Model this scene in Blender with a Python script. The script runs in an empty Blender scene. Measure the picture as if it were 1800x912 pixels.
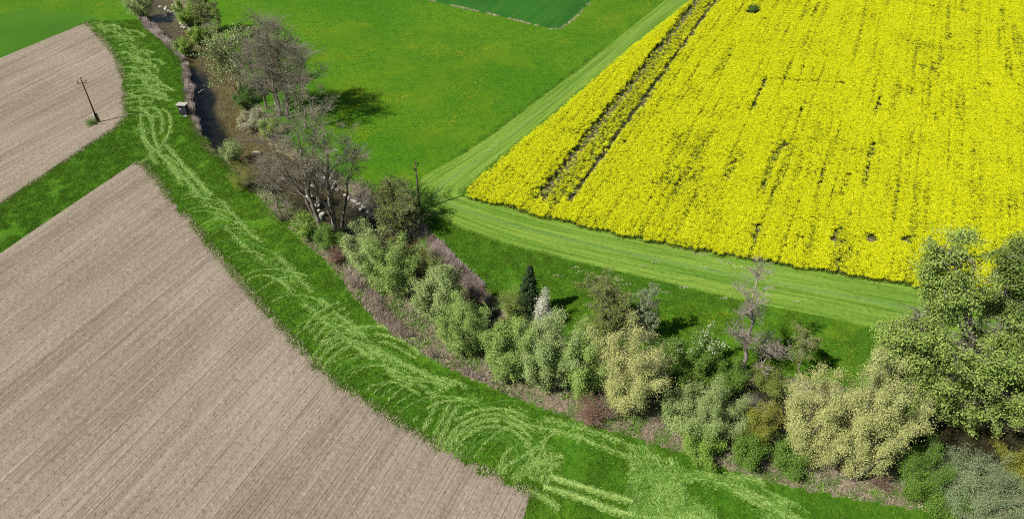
import bpy, math, random
import numpy as np
from mathutils import Vector

R = math.radians
sc = bpy.context.scene
COL = sc.collection

# ------------------------------------------------------------------ camera
H = 60.0                      # drone height in metres
PITCH = R(39.7)               # below the horizon
F = 1300.0                    # focal length in photo pixels (photo is 1800 x 912)
cd = bpy.data.cameras.new('camera')
cd.sensor_width = 36.0
cd.lens = 36.0 * F / 1800.0
cd.clip_start = 0.5
cd.clip_end = 6000
cam = bpy.data.objects.new('camera', cd)
COL.objects.link(cam)
cam.location = (0, 0, H)
cam.rotation_euler = (math.pi / 2 - PITCH, 0, 0)
sc.camera = cam

# ------------------------------------------------------------------ light
SUN_AZ = math.atan2(-5.6, -3.2)          # direction towards the sun, from +Y clockwise
SUN_EL = R(49)
w = bpy.data.worlds.new('World')
sc.world = w
w.use_nodes = True
nt = w.node_tree
bg = nt.nodes['Background']
sky = nt.nodes.new('ShaderNodeTexSky')
sky.sky_type = 'NISHITA'
sky.sun_disc = False
sky.sun_elevation = SUN_EL
sky.sun_rotation = SUN_AZ
sky.air_density = 1.0
sky.dust_density = 0.6
nt.links.new(sky.outputs[0], bg.inputs[0])
bg.inputs[1].default_value = 0.05
sd = bpy.data.lights.new('sun', 'SUN')
sd.energy = 5.0
sd.angle = R(0.53)
sd.color = (1.0, 0.955, 0.88)
so = bpy.data.objects.new('sun', sd)
COL.objects.link(so)
sv = Vector((math.sin(SUN_AZ) * math.cos(SUN_EL), math.cos(SUN_AZ) * math.cos(SUN_EL), math.sin(SUN_EL)))
so.rotation_euler = sv.to_track_quat('Z', 'Y').to_euler()
so.location = (-60, -40, 120)
sc.view_settings.view_transform = 'Standard'
sc.view_settings.look = 'None'
sc.view_settings.gamma = 1.0
sc.view_settings.use_curve_mapping = False
sc.view_settings.exposure = 0.24
sc.cycles.pixel_filter_type = 'BLACKMAN_HARRIS'
sc.cycles.filter_width = 1.05
sc.cycles.use_denoising = False

# ------------------------------------------------------------------ helpers: picture to ground
SD, CD = math.sin(PITCH), math.cos(PITCH)


def at(px, py, z=0.0):
    dx = (px - 900.0) / F
    dy = (456.0 - py) / F
    vx, vy, vz = dx, CD + dy * SD, -SD + dy * CD
    t = (z - H) / vz
    return np.array((vx * t, vy * t, z))


def ats(pts, z=0.0):
    return np.array([at(x, y, z) for x, y in pts])


def depth_at(px, py):
    p = at(px, py)
    return p[1] * CD + H * SD


def top_height(base_xy, py_top):
    """height of a point above base that shows at picture row py_top"""
    dy = (456.0 - py_top) / F
    slope = (-SD + dy * CD) / (CD + dy * SD)
    return H + base_xy[1] * slope


def hash2(ix, iy, seed):
    h = (ix * 374761393 + iy * 668265263 + seed * 974711) & 0xFFFFFFFF
    h = ((h ^ (h >> 13)) * 1274126177) & 0xFFFFFFFF
    return ((h ^ (h >> 16)) & 0xFFFF) / 65535.0


def vnoise(x, y, seed=0):
    x = np.asarray(x, float); y = np.asarray(y, float)
    ix = np.floor(x).astype(np.int64); iy = np.floor(y).astype(np.int64)
    fx = x - ix; fy = y - iy
    fx = fx * fx * (3 - 2 * fx); fy = fy * fy * (3 - 2 * fy)
    a = hash2(ix, iy, seed); b = hash2(ix + 1, iy, seed)
    c = hash2(ix, iy + 1, seed); d = hash2(ix + 1, iy + 1, seed)
    return (a * (1 - fx) + b * fx) * (1 - fy) + (c * (1 - fx) + d * fx) * fy


def fbm(x, y, seed=0, o=3):
    s = 0; a = 1; t = 0
    for i in range(o):
        s = s + a * vnoise(x * 2 ** i, y * 2 ** i, seed + i); t += a; a *= 0.5
    return s / t


def inside(poly, x, y):
    c = np.zeros(x.shape, bool)
    n = len(poly)
    for i in range(n):
        x0, y0 = poly[i][:2]; x1, y1 = poly[(i + 1) % n][:2]
        if y0 == y1:
            continue
        k = ((y0 > y) != (y1 > y)) & (x < (x1 - x0) * (y - y0) / (y1 - y0) + x0)
        c ^= k
    return c


def resample(pl, step):
    pl = np.asarray(pl, float)
    d = np.r_[0, np.cumsum(np.linalg.norm(np.diff(pl, axis=0), axis=1))]
    n = max(2, int(d[-1] / step) + 1)
    s = np.linspace(0, d[-1], n)
    return np.stack([np.interp(s, d, pl[:, i]) for i in range(pl.shape[1])], 1)


def chaikin(pl, it=2):
    pl = np.asarray(pl, float)
    for _ in range(it):
        a = pl[:-1] * 0.75 + pl[1:] * 0.25
        b = pl[:-1] * 0.25 + pl[1:] * 0.75
        pl = np.r_[pl[:1], np.stack([a, b], 1).reshape(-1, pl.shape[1]), pl[-1:]]
    return pl


def dist_poly(x, y, pl, vals=None):
    """distance to a polyline, signed side, and an interpolated value"""
    best = np.full(x.shape, 1e9); side = np.zeros(x.shape); val = np.zeros(x.shape)
    for i in range(len(pl) - 1):
        ax, ay = pl[i][:2]; bx, by = pl[i + 1][:2]
        ux, uy = bx - ax, by - ay
        L = ux * ux + uy * uy
        t = np.clip(((x - ax) * ux + (y - ay) * uy) / L, 0, 1)
        dx = x - ax - t * ux; dy = y - ay - t * uy
        d = np.sqrt(dx * dx + dy * dy)
        m = d < best
        best[m] = d[m]
        side[m] = np.sign(ux * dy - uy * dx)[m]
        if vals is not None:
            val[m] = (vals[i] + (vals[i + 1] - vals[i]) * t)[m]
    return best, side, val


# ------------------------------------------------------------------ helpers: meshes and objects
def mesh_np(name, V, Fc, smooth=False, attrs=None):
    V = np.asarray(V, np.float32).reshape(-1, 3)
    me = bpy.data.meshes.new(name)
    groups = Fc if isinstance(Fc, list) else [Fc]
    groups = [np.asarray(g, np.int32) for g in groups if len(g)]
    nl = sum(g.size for g in groups); nf = sum(len(g) for g in groups)
    me.vertices.add(len(V)); me.vertices.foreach_set('co', V.ravel())
    me.loops.add(nl); me.polygons.add(nf)
    me.loops.foreach_set('vertex_index', np.concatenate([g.ravel() for g in groups]))
    tot = np.concatenate([np.full(len(g), g.shape[1], np.int32) for g in groups])
    st = np.r_[0, np.cumsum(tot)[:-1]].astype(np.int32)
    me.polygons.foreach_set('loop_start', st)
    me.polygons.foreach_set('loop_total', tot)
    if smooth:
        me.polygons.foreach_set('use_smooth', np.ones(nf, bool))
    if attrs:
        for k, v in attrs.items():
            v = np.asarray(v, np.float32)
            if v.ndim == 2:
                a = me.attributes.new(k, 'FLOAT_VECTOR', 'POINT'); a.data.foreach_set('vector', v.ravel())
            else:
                a = me.attributes.new(k, 'FLOAT', 'POINT'); a.data.foreach_set('value', v)
    me.update(calc_edges=True)
    return me


def obj(name, me, mat=None, parent=None, loc=None):
    if mat is not None and len(me.materials) == 0:
        me.materials.append(mat)
    o = bpy.data.objects.new(name, me)
    COL.objects.link(o)
    if parent is not None:
        o.parent = parent
    if loc is not None:
        o.location = loc
    return o


def tag(o, label=None, cat=None, group=None, kind=None):
    if label: o['label'] = label
    if cat: o['category'] = cat
    if group: o['group'] = group
    if kind: o['kind'] = kind
    return o


def empty(name, loc, label, cat, group=None):
    o = bpy.data.objects.new(name, None)
    o.empty_display_size = 0.5
    COL.objects.link(o)
    o.location = loc
    return tag(o, label, cat, group)


# ------------------------------------------------------------------ materials
def new_mat(name):
    m = bpy.data.materials.new(name); m.use_nodes = True
    t = m.node_tree
    for n in list(t.nodes):
        t.nodes.remove(n)
    out = t.nodes.new('ShaderNodeOutputMaterial')
    return m, t, out


class N:
    """small node builder"""
    def __init__(s, t):
        s.t = t
        s.pos = t.nodes.new('ShaderNodeNewGeometry').outputs['Position']

    def lk(s, a, b):
        if hasattr(a, 'links') or hasattr(a, 'is_linked'):
            s.t.links.new(a, b)
        else:
            b.default_value = a

    def map(s, vec=None, scale=(1, 1, 1), rot=(0, 0, 0), loc=(0, 0, 0)):
        n = s.t.nodes.new('ShaderNodeMapping')
        s.t.links.new(vec or s.pos, n.inputs[0])
        n.inputs['Scale'].default_value = scale
        n.inputs['Rotation'].default_value = rot
        n.inputs['Location'].default_value = loc
        return n.outputs[0]

    def noise(s, scale, detail=2, rough=0.55, vec=None, dist=0.0):
        n = s.t.nodes.new('ShaderNodeTexNoise')
        s.t.links.new(vec or s.pos, n.inputs['Vector'])
        n.inputs['Scale'].default_value = scale
        n.inputs['Detail'].default_value = detail
        n.inputs['Roughness'].default_value = rough
        n.inputs['Distortion'].default_value = dist
        return n.outputs['Fac']

    def voro(s, scale, vec=None, feature='F1', out='Distance'):
        n = s.t.nodes.new('ShaderNodeTexVoronoi')
        n.feature = feature
        s.t.links.new(vec or s.pos, n.inputs['Vector'])
        n.inputs['Scale'].default_value = scale
        return n.outputs[out]

    def ramp(s, f, a, b, lo=0.0, hi=1.0):
        n = s.t.nodes.new('ShaderNodeMapRange')
        n.interpolation_type = 'SMOOTHSTEP'
        s.t.links.new(f, n.inputs[0])
        n.inputs[1].default_value = a; n.inputs[2].default_value = b
        n.inputs[3].default_value = lo; n.inputs[4].default_value = hi
        return n.outputs[0]

    def math(s, op, a, b=0.0):
        n = s.t.nodes.new('ShaderNodeMath'); n.operation = op
        s.lk(a, n.inputs[0]); s.lk(b, n.inputs[1])
        return n.outputs[0]

    def mix(s, f, a, b):
        n = s.t.nodes.new('ShaderNodeMix'); n.data_type = 'RGBA'
        s.lk(f, n.inputs[0])
        for v, i in ((a, 6), (b, 7)):
            if isinstance(v, tuple):
                n.inputs[i].default_value = (*v, 1)
            else:
                s.t.links.new(v, n.inputs[i])
        return n.outputs[2]

    def attr(s, name, out='Fac'):
        n = s.t.nodes.new('ShaderNodeAttribute'); n.attribute_name = name
        return n.outputs[out]

    def bump(s, h, strength, dist=0.1):
        n = s.t.nodes.new('ShaderNodeBump')
        n.inputs['Strength'].default_value = strength
        n.inputs['Distance'].default_value = dist
        s.t.links.new(h, n.inputs['Height'])
        return n.outputs[0]

    def bsdf(s, col, rough=0.9, normal=None, spec=0.2):
        n = s.t.nodes.new('ShaderNodeBsdfPrincipled')
        if isinstance(col, tuple):
            n.inputs['Base Color'].default_value = (*col, 1)
        else:
            s.t.links.new(col, n.inputs['Base Color'])
        n.inputs['Roughness'].default_value = rough
        n.inputs['Specular IOR Level'].default_value = spec
        if normal is not None:
            s.t.links.new(normal, n.inputs['Normal'])
        return n.outputs[0]


def leaf_mat(name, c1, c2, transl=0.14, spec=0.25):
    m, t, out = new_mat(name)
    n = N(t)
    col = n.mix(n.attr('tint'), c1, c2)
    b = n.bsdf(col, 0.6, spec=spec)
    tr = t.nodes.new('ShaderNodeBsdfTranslucent')
    t.links.new(col, tr.inputs[0])
    mx = t.nodes.new('ShaderNodeMixShader'); mx.inputs[0].default_value = transl
    t.links.new(b, mx.inputs[1]); t.links.new(tr.outputs[0], mx.inputs[2])
    t.links.new(mx.outputs[0], out.inputs[0])
    return m


def bark_mat(name, c1, c2, scale=3.0):
    m, t, out = new_mat(name)
    n = N(t)
    f = n.noise(scale, 4, 0.65, n.map(scale=(1, 1, 0.35)))
    col = n.mix(n.ramp(f, 0.35, 0.65), c1, c2)
    t.links.new(n.bsdf(col, 0.9, n.bump(f, 0.6, 0.05)), out.inputs[0])
    return m


def plain_mat(name, c, rough=0.7, var=0.25, scale=6, metallic=0.0):
    m, t, out = new_mat(name)
    n = N(t)
    f = n.noise(scale, 4, 0.6)
    c2 = tuple(min(1, v * (1 + var)) for v in c); c1 = tuple(v * (1 - var) for v in c)
    t.links.new(n.bsdf(n.mix(f, c1, c2), rough, n.bump(f, 0.3, 0.02)), out.inputs[0])
    return m


def meadow_color(n, warm=None):
    big = n.noise(0.045, 4, 0.55)
    mid = n.noise(0.6, 4, 0.65)
    fine = n.noise(1.9, 5, 0.78)
    c = n.mix(n.ramp(big, 0.36, 0.64), (0.070, 0.186, 0.011), (0.105, 0.226, 0.013))
    if warm is not None:
        wc = n.mix(n.ramp(big, 0.36, 0.64), (0.064, 0.180, 0.006), (0.098, 0.220, 0.008))
        c = n.mix(warm, c, wc)
    c = n.mix(n.ramp(mid, 0.42, 0.66, 0.0, 0.55), c, (0.034, 0.140, 0.006))
    c = n.mix(n.ramp(fine, 0.52, 0.70, 0.0, 0.75), c, (0.165, 0.345, 0.022))
    c = n.mix(n.ramp(fine, 0.48, 0.32, 0.0, 0.8), c, (0.018, 0.075, 0.003))
    return c, fine


def dandelion(n, c):
    v = n.voro(2.6)
    dots = n.ramp(v, 0.30, 0.18)
    patch = n.ramp(n.noise(0.11, 3, 0.6, n.map(loc=(13, 7, 0))), 0.49, 0.66)
    sel = n.math('MULTIPLY', dots, patch)
    sel = n.math('MULTIPLY', sel, n.attr('flower'))
    return n.mix(sel, c, (0.46, 0.34, 0.015))


def make_ground_mat():
    m, t, out = new_mat('ground')
    n = N(t)
    c, fine = meadow_color(n, n.attr('warm'))
    # drier, yellower meadow where the dandelions stand
    c = n.mix(n.math('MULTIPLY', n.attr('flower'), n.ramp(n.noise(0.09, 3, 0.6, n.map(loc=(40, 9, 0))), 0.42, 0.7, 0.0, 0.6)), c, (0.125, 0.225, 0.008))
    c = dandelion(n, c)
    # banks: leaf litter, dry grass and soil
    l1 = n.noise(1.4, 4, 0.65); l2 = n.noise(7.0, 3, 0.6)
    lit = n.mix(n.ramp(l1, 0.35, 0.65), (0.15, 0.12, 0.075), (0.31, 0.25, 0.18))
    lit = n.mix(n.ramp(l2, 0.5, 0.75, 0, 0.6), lit, (0.33, 0.27, 0.2))
    lit = n.mix(n.ramp(n.noise(0.5, 3, 0.6, n.map(loc=(3, 8, 0))), 0.44, 0.60, 0.0, 0.85), lit, (0.075, 0.165, 0.018))
    bk = n.math('ADD', n.attr('bank'), n.math('MULTIPLY', n.math('SUBTRACT', l1, 0.5), 0.7))
    c = n.mix(n.ramp(bk, 0.4, 0.6), c, lit)
    # gravel of the stream bed
    cell = n.voro(4.5, out='Color'); edge = n.voro(4.5, feature='F1')
    gcol = n.mix(n.ramp(n.noise(0.8, 3, 0.6), 0.35, 0.65), (0.21, 0.145, 0.045), (0.32, 0.25, 0.115))
    sep = t.nodes.new('ShaderNodeSeparateColor'); t.links.new(cell, sep.inputs[0])
    gcol = n.mix(n.ramp(sep.outputs[0], 0.3, 0.95, 0, 0.7), gcol, (0.36, 0.31, 0.21))
    gcol = n.mix(n.ramp(edge, 0.35, 0.75, 0, 0.7), gcol, (0.05, 0.035, 0.015))
    gcol = n.mix(n.attr('dry'), gcol, n.mix(sep.outputs[1], (0.22, 0.19, 0.14), (0.46, 0.41, 0.34)))
    gcol = n.mix(n.attr('depth_dark'), gcol, (0.018, 0.020, 0.018))  # bed colour darkened in place of the light lost in the water
    gr = n.math('ADD', n.attr('gravel'), n.math('MULTIPLY', n.math('SUBTRACT', l1, 0.5), 0.5))
    c = n.mix(n.ramp(gr, 0.42, 0.58), c, gcol)
    hgt = n.math('ADD', fine, n.math('MULTIPLY', n.noise(9.0, 2, 0.6), 0.5))
    t.links.new(n.bsdf(c, 0.95, n.bump(hgt, 0.9, 0.22), spec=0.1), out.inputs[0])
    return m


def make_grass_mat():
    m, t, out = new_mat('meadow_grass')
    n = N(t)
    c, fine = meadow_color(n)
    c = n.mix(n.attr('tint'), n.mix(0.4, c, (0.060, 0.16, 0.008)), n.mix(0.45, c, (0.29, 0.49, 0.05)))
    b = n.bsdf(c, 0.6, spec=0.2)
    tr = t.nodes.new('ShaderNodeBsdfTranslucent'); t.links.new(c, tr.inputs[0])
    mx = t.nodes.new('ShaderNodeMixShader'); mx.inputs[0].default_value = 0.3
    t.links.new(b, mx.inputs[1]); t.links.new(tr.outputs[0], mx.inputs[2])
    t.links.new(mx.outputs[0], out.inputs[0])
    return m


ROW = R(23.8)               # heading of the drill rows, clockwise from +Y


def make_soil_mat():
    m, t, out = new_mat('tilled_soil')
    n = N(t)
    row = n.map(scale=(1, 1, 1), rot=(0, 0, ROW))          # local y runs along the rows
    st = n.map(row, scale=(1.0, 0.035, 1))
    s1 = n.noise(0.34, 5, 0.66, st)
    s2 = n.noise(2.0, 4, 0.65, n.map(row, scale=(1.0, 0.025, 1), loc=(5, 3, 0)))
    s3 = n.noise(5.0, 2, 0.6, n.map(row, scale=(1.0, 0.02, 1), loc=(1, 9, 0)))
    big = n.noise(0.05, 3, 0.55)
    clod = n.noise(2.6, 5, 0.8)
    lump = n.voro(1.5)
    c = n.mix(n.ramp(s1, 0.36, 0.64), (0.252, 0.205, 0.152), (0.330, 0.276, 0.211))
    c = n.mix(n.ramp(big, 0.45, 0.68, 0.0, 0.45), c, (0.385, 0.328, 0.258))
    c = n.mix(n.ramp(s2, 0.54, 0.72, 0.0, 0.5), c, (0.165, 0.130, 0.095))
    c = n.mix(n.ramp(s3, 0.56, 0.72, 0.0, 0.4), c, (0.50, 0.42, 0.33))
    c = n.mix(n.ramp(s3, 0.44, 0.30, 0.0, 0.45), c, (0.18, 0.135, 0.10))
    c = n.mix(n.ramp(clod, 0.55, 0.70, 0.0, 0.7), c, (0.56, 0.475, 0.375))
    c = n.mix(n.ramp(clod, 0.46, 0.32, 0.0, 0.8), c, (0.13, 0.095, 0.068))
    c = n.mix(n.ramp(lump, 0.10, 0.04, 0.0, 0.45), c, (0.10, 0.07, 0.05))
    hgt = n.math('ADD', clod, n.math('MULTIPLY', n.noise(1.6, 2, 0.5), 0.6))
    t.links.new(n.bsdf(c, 0.95, n.bump(hgt, 0.9, 0.16), spec=0.1), out.inputs[0])
    return m


def make_strip_mat():
    m, t, out = new_mat('mown_strip')
    n = N(t)
    uv = n.attr('uvw', 'Vector')
    s = n.noise(1.0, 3, 0.6, n.map(uv, scale=(0.035, 9.0, 1)))
    s2 = n.noise(1.0, 2, 0.6, n.map(uv, scale=(0.15, 26.0, 1), loc=(4, 2, 0)))
    fine = n.noise(1.9, 5, 0.78)
    c = n.mix(n.ramp(s, 0.36, 0.62), (0.098, 0.202, 0.018), (0.195, 0.305, 0.040))
    c = n.mix(n.ramp(s2, 0.5, 0.72, 0.0, 0.55), c, (0.21, 0.36, 0.055))
    c = n.mix(n.ramp(s2, 0.46, 0.3, 0.0, 0.5), c, (0.040, 0.145, 0.014))
    sepn = t.nodes.new('ShaderNodeSeparateXYZ'); t.links.new(uv, sepn.inputs[0])
    line = n.math('ABSOLUTE', n.math('SUBTRACT', sepn.outputs[1], 0.52))
    c = n.mix(n.ramp(line, 0.07, 0.01, 0.0, 0.5), c, (0.14, 0.25, 0.075))
    c = n.mix(n.ramp(fine, 0.52, 0.70, 0.0, 0.6), c, (0.24, 0.38, 0.085))
    c = n.mix(n.ramp(fine, 0.48, 0.32, 0.0, 0.65), c, (0.035, 0.10, 0.010))
    t.links.new(n.bsdf(c, 0.9, n.bump(fine, 0.5, 0.06), spec=0.1), out.inputs[0])
    return m


def make_crop_mat(name, a, b, d):
    m, t, out = new_mat(name)
    n = N(t)
    st = n.noise(0.9, 3, 0.55, n.map(n.map(rot=(0, 0, ROW)), scale=(1, 0.05, 1)))
    big = n.noise(0.06, 3, 0.5)
    fine = n.noise(3.5, 3, 0.6)
    c = n.mix(n.ramp(big, 0.35, 0.65), a, b)
    c = n.mix(n.ramp(st, 0.4, 0.7, 0, 0.45), c, d)
    c = n.mix(n.ramp(fine, 0.5, 0.25, 0, 0.3), c, tuple(v * 0.5 for v in a))
    t.links.new(n.bsdf(c, 0.9, n.bump(fine, 0.3, 0.05), spec=0.1), out.inputs[0])
    return m


def make_water_mat():
    m, t, out = new_mat('stream_water')
    n = N(t)
    rip = n.math('ADD', n.noise(1.3, 3, 0.6, n.map(scale=(1, 0.7, 1))), n.math('MULTIPLY', n.noise(4.5, 2, 0.5), 0.5))
    nrm = n.bump(rip, 0.35, 0.12)
    tr = t.nodes.new('ShaderNodeBsdfTransparent'); tr.inputs[0].default_value = (0.72, 0.74, 0.66, 1)
    gl = t.nodes.new('ShaderNodeBsdfGlossy'); gl.inputs['Roughness'].default_value = 0.05
    gl.inputs[0].default_value = (0.95, 0.95, 0.95, 1)
    t.links.new(nrm, gl.inputs['Normal'])
    fr = t.nodes.new('ShaderNodeFresnel'); fr.inputs[0].default_value = 1.33
    t.links.new(nrm, fr.inputs['Normal'])
    mx = t.nodes.new('ShaderNodeMixShader')
    t.links.new(fr.outputs[0], mx.inputs[0])
    t.links.new(tr.outputs[0], mx.inputs[1]); t.links.new(gl.outputs[0], mx.inputs[2])
    t.links.new(mx.outputs[0], out.inputs[0])
    return m


M = {}
M['ground'] = make_ground_mat()
M['grass'] = make_grass_mat()
M['soil'] = make_soil_mat()
M['strip'] = make_strip_mat()
M['crop_dark'] = make_crop_mat('young_cereal', (0.020, 0.098, 0.012), (0.030, 0.130, 0.015), (0.055, 0.17, 0.016))
M['crop_blue'] = make_crop_mat('smooth_cereal', (0.046, 0.138, 0.010), (0.060, 0.162, 0.012), (0.078, 0.18, 0.013))
M['rape_floor'] = make_crop_mat('rape_floor', (0.13, 0.125, 0.055), (0.20, 0.17, 0.10), (0.05, 0.10, 0.012))
M['water'] = make_water_mat()
M['willow'] = leaf_mat('willow_leaf', (0.115, 0.185, 0.042), (0.49, 0.60, 0.22))
M['willow_green'] = leaf_mat('willow_green_leaf', (0.095, 0.175, 0.024), (0.41, 0.55, 0.14))
M['willow_grey'] = leaf_mat('willow_grey_leaf', (0.12, 0.17, 0.07), (0.36, 0.44, 0.225))
M['catkin'] = leaf_mat('catkin_leaf', (0.23, 0.27, 0.06), (0.64, 0.63, 0.26))
M['green'] = leaf_mat('green_leaf', (0.055, 0.13, 0.010), (0.20, 0.34, 0.045))
M['bright'] = leaf_mat('bright_leaf', (0.10, 0.20, 0.018), (0.32, 0.47, 0.075))
M['deep'] = leaf_mat('deep_green_leaf', (0.04, 0.10, 0.012), (0.10, 0.20, 0.025))
M['olive'] = leaf_mat('olive_leaf', (0.12, 0.165, 0.025), (0.27, 0.34, 0.065))
M['olive_yellow'] = leaf_mat('olive_yellow_leaf', (0.16, 0.18, 0.02), (0.30, 0.31, 0.045))
M['ash'] = leaf_mat('ash_leaf', (0.13, 0.215, 0.028), (0.42, 0.53, 0.13))
M['ash_dark'] = leaf_mat('ash_dark_leaf', (0.08, 0.14, 0.022), (0.26, 0.34, 0.08))
M['spruce'] = leaf_mat('spruce_needle', (0.018, 0.042, 0.012), (0.055, 0.095, 0.03), 0.1)
M['blossom'] = leaf_mat('white_blossom', (0.42, 0.44, 0.30), (0.75, 0.74, 0.62))
M['pale_shrub'] = leaf_mat('pale_shrub_leaf', (0.30, 0.30, 0.17), (0.52, 0.52, 0.34))
M['dry'] = leaf_mat('dry_stem', (0.26, 0.21, 0.15), (0.54, 0.46, 0.37), 0.1)
M['reed'] = leaf_mat('dead_reed', (0.36, 0.28, 0.25), (0.66, 0.57, 0.52), 0.15)
M['straw'] = leaf_mat('straw', (0.40, 0.34, 0.20), (0.68, 0.60, 0.42), 0.15)
M['red_twig'] = leaf_mat('red_twig', (0.15, 0.055, 0.035), (0.31, 0.16, 0.11), 0.05)
M['herb'] = leaf_mat('herb_leaf', (0.075, 0.16, 0.014), (0.20, 0.36, 0.04))
M['hay'] = leaf_mat('cut_grass', (0.11, 0.25, 0.022), (0.43, 0.58, 0.17), 0.2)
M['hay_green'] = leaf_mat('cut_grass_green', (0.04, 0.15, 0.008), (0.19, 0.38, 0.045), 0.2)
M['flower'] = leaf_mat('rape_flower', (0.60, 0.61, 0.003), (0.79, 0.84, 0.006), 0.2)
M['rape_stem'] = leaf_mat('rape_stem', (0.075, 0.12, 0.010), (0.20, 0.26, 0.025), 0.2)
M['bark_grey'] = bark_mat('bark_grey', (0.11, 0.088, 0.07), (0.33, 0.28, 0.235))
M['bark_pale'] = bark_mat('bark_pale', (0.22, 0.175, 0.15), (0.46, 0.39, 0.35))
M['bark_dark'] = bark_mat('bark_dark', (0.045, 0.034, 0.026), (0.11, 0.085, 0.065))
M['twig'] = bark_mat('twig', (0.19, 0.168, 0.125), (0.34, 0.30, 0.23), 1.0)
M['twig_pale'] = bark_mat('twig_pale', (0.27, 0.22, 0.19), (0.43, 0.36, 0.32), 1.0)
M['stone'] = plain_mat('pale_stone', (0.42, 0.39, 0.34), 0.85, 0.35, 3)
M['pole_wood'] = bark_mat('pole_wood', (0.045, 0.028, 0.018), (0.10, 0.065, 0.045), 4)
M['pole_grey'] = bark_mat('pole_grey_wood', (0.07, 0.06, 0.05), (0.16, 0.135, 0.115), 4)
M['iron'] = plain_mat('iron', (0.05, 0.04, 0.035), 0.6)
M['ceramic'] = plain_mat('ceramic', (0.16, 0.10, 0.07), 0.3)
M['concrete'] = plain_mat('concrete', (0.48, 0.46, 0.45), 0.9)
M['roof_pale'] = plain_mat('pale_roof', (0.43, 0.39, 0.35), 0.7, 0.2)
M['dark_board'] = plain_mat('dark_board', (0.045, 0.042, 0.05), 0.8)
M['note'] = plain_mat('pale_panel', (0.42, 0.42, 0.46), 0.7)

# ------------------------------------------------------------------ the stream and the ground
STREAM = [  # px, py, half width (m)
    (262, -90, 2.6), (272, -40, 2.8), (284, 0, 2.9), (296, 30, 3.2), (322, 60, 3.3), (350, 88, 3.3), (368, 118, 3.2),
    (378, 150, 3.6), (388, 190, 4.0), (403, 225, 4.0), (428, 262, 3.7), (480, 300, 3.3), (545, 340, 3.2),
    (610, 372, 3.2), (665, 408, 2.8), (715, 445, 2.0), (775, 500, 1.7), (840, 560, 1.7), (930, 615, 1.7),
    (1050, 660, 1.7), (1200, 688, 1.8), (1320, 708, 2.0), (1440, 742, 2.2), (1580, 772, 2.3), (1700, 786, 2.3),
    (1850, 800, 2.3), (2100, 830, 2.3)]
WZ = -1.0
sp = np.array([[*at(a, b, WZ)[:2], c] for a, b, c in STREAM])
sp = chaikin(sp, 2)
LEFT_BANK = [(222, -60), (226, 5), (240, 30), (255, 48), (300, 80), (322, 108), (326, 150), (328, 190), (338, 215), (360, 245), (400, 292),
             (450, 343), (500, 392), (550, 440), (585, 470), (635, 540), (690, 590), (770, 640), (850, 675), (920, 705), (1000, 735),
             (1100, 765), (1200, 795), (1300, 832), (1400, 858), (1500, 876), (1600, 893), (1720, 915), (1900, 950), (2200, 1010)]
RIGHT_BANK = [(335, -60), (352, 0), (375, 40), (395, 75), (420, 110), (440, 150), (470, 215), (520, 270), (570, 290), (620, 318), (690, 352),
              (740, 385), (768, 420), (810, 462), (858, 502), (880, 545), (930, 575), (1010, 600), (1130, 610), (1250, 640),
              (1330, 655), (1430, 665), (1520, 690), (1600, 715), (1800, 735), (2200, 760)]
lb = chaikin(ats(LEFT_BANK), 1); rb = chaikin(ats(RIGHT_BANK), 1)
CORRIDOR = np.r_[lb[:, :2], rb[::-1, :2]]


def ground_fields(x, y):
    d, side, hw = dist_poly(x, y, sp[:, :2], sp[:, 2])
    n = fbm(x * 0.5, y * 0.5, 3) - 0.5
    dd = d + n * 1.2
    t = np.clip((dd - hw) / 2.2, 0, 1)
    bank = WZ + 0.02 + (0 - WZ) * (t * t * (3 - 2 * t))
    q = np.clip(dd / hw, 0, 1)
    off = side * d / hw                                   # + on the left looking down-list
    bed = WZ - 0.12 - 0.45 * (1 - q * q)
    z = np.where(dd < hw, np.minimum(bed + 0.12 * q ** 6, WZ + 0.02), bank)
    z = np.where(t >= 1, 0, z)
    ins = inside(CORRIDOR, x, y)
    rough = np.where(ins, (fbm(x * 0.9, y * 0.9, 9) - 0.45) * 0.25 * np.clip(t, 0, 1), 0)
    z = z + np.clip(rough, 0, 1) * (t >= 1) + (fbm(x * 1.5, y * 1.5, 5) - 0.5) * 0.10 * (dd < hw + 2.2)
    return z, d, dd, side, hw, ins


def gz(x, y):
    z = ground_fields(np.array([float(x)]), np.array([float(y)]))[0]
    return float(z[0])


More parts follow.
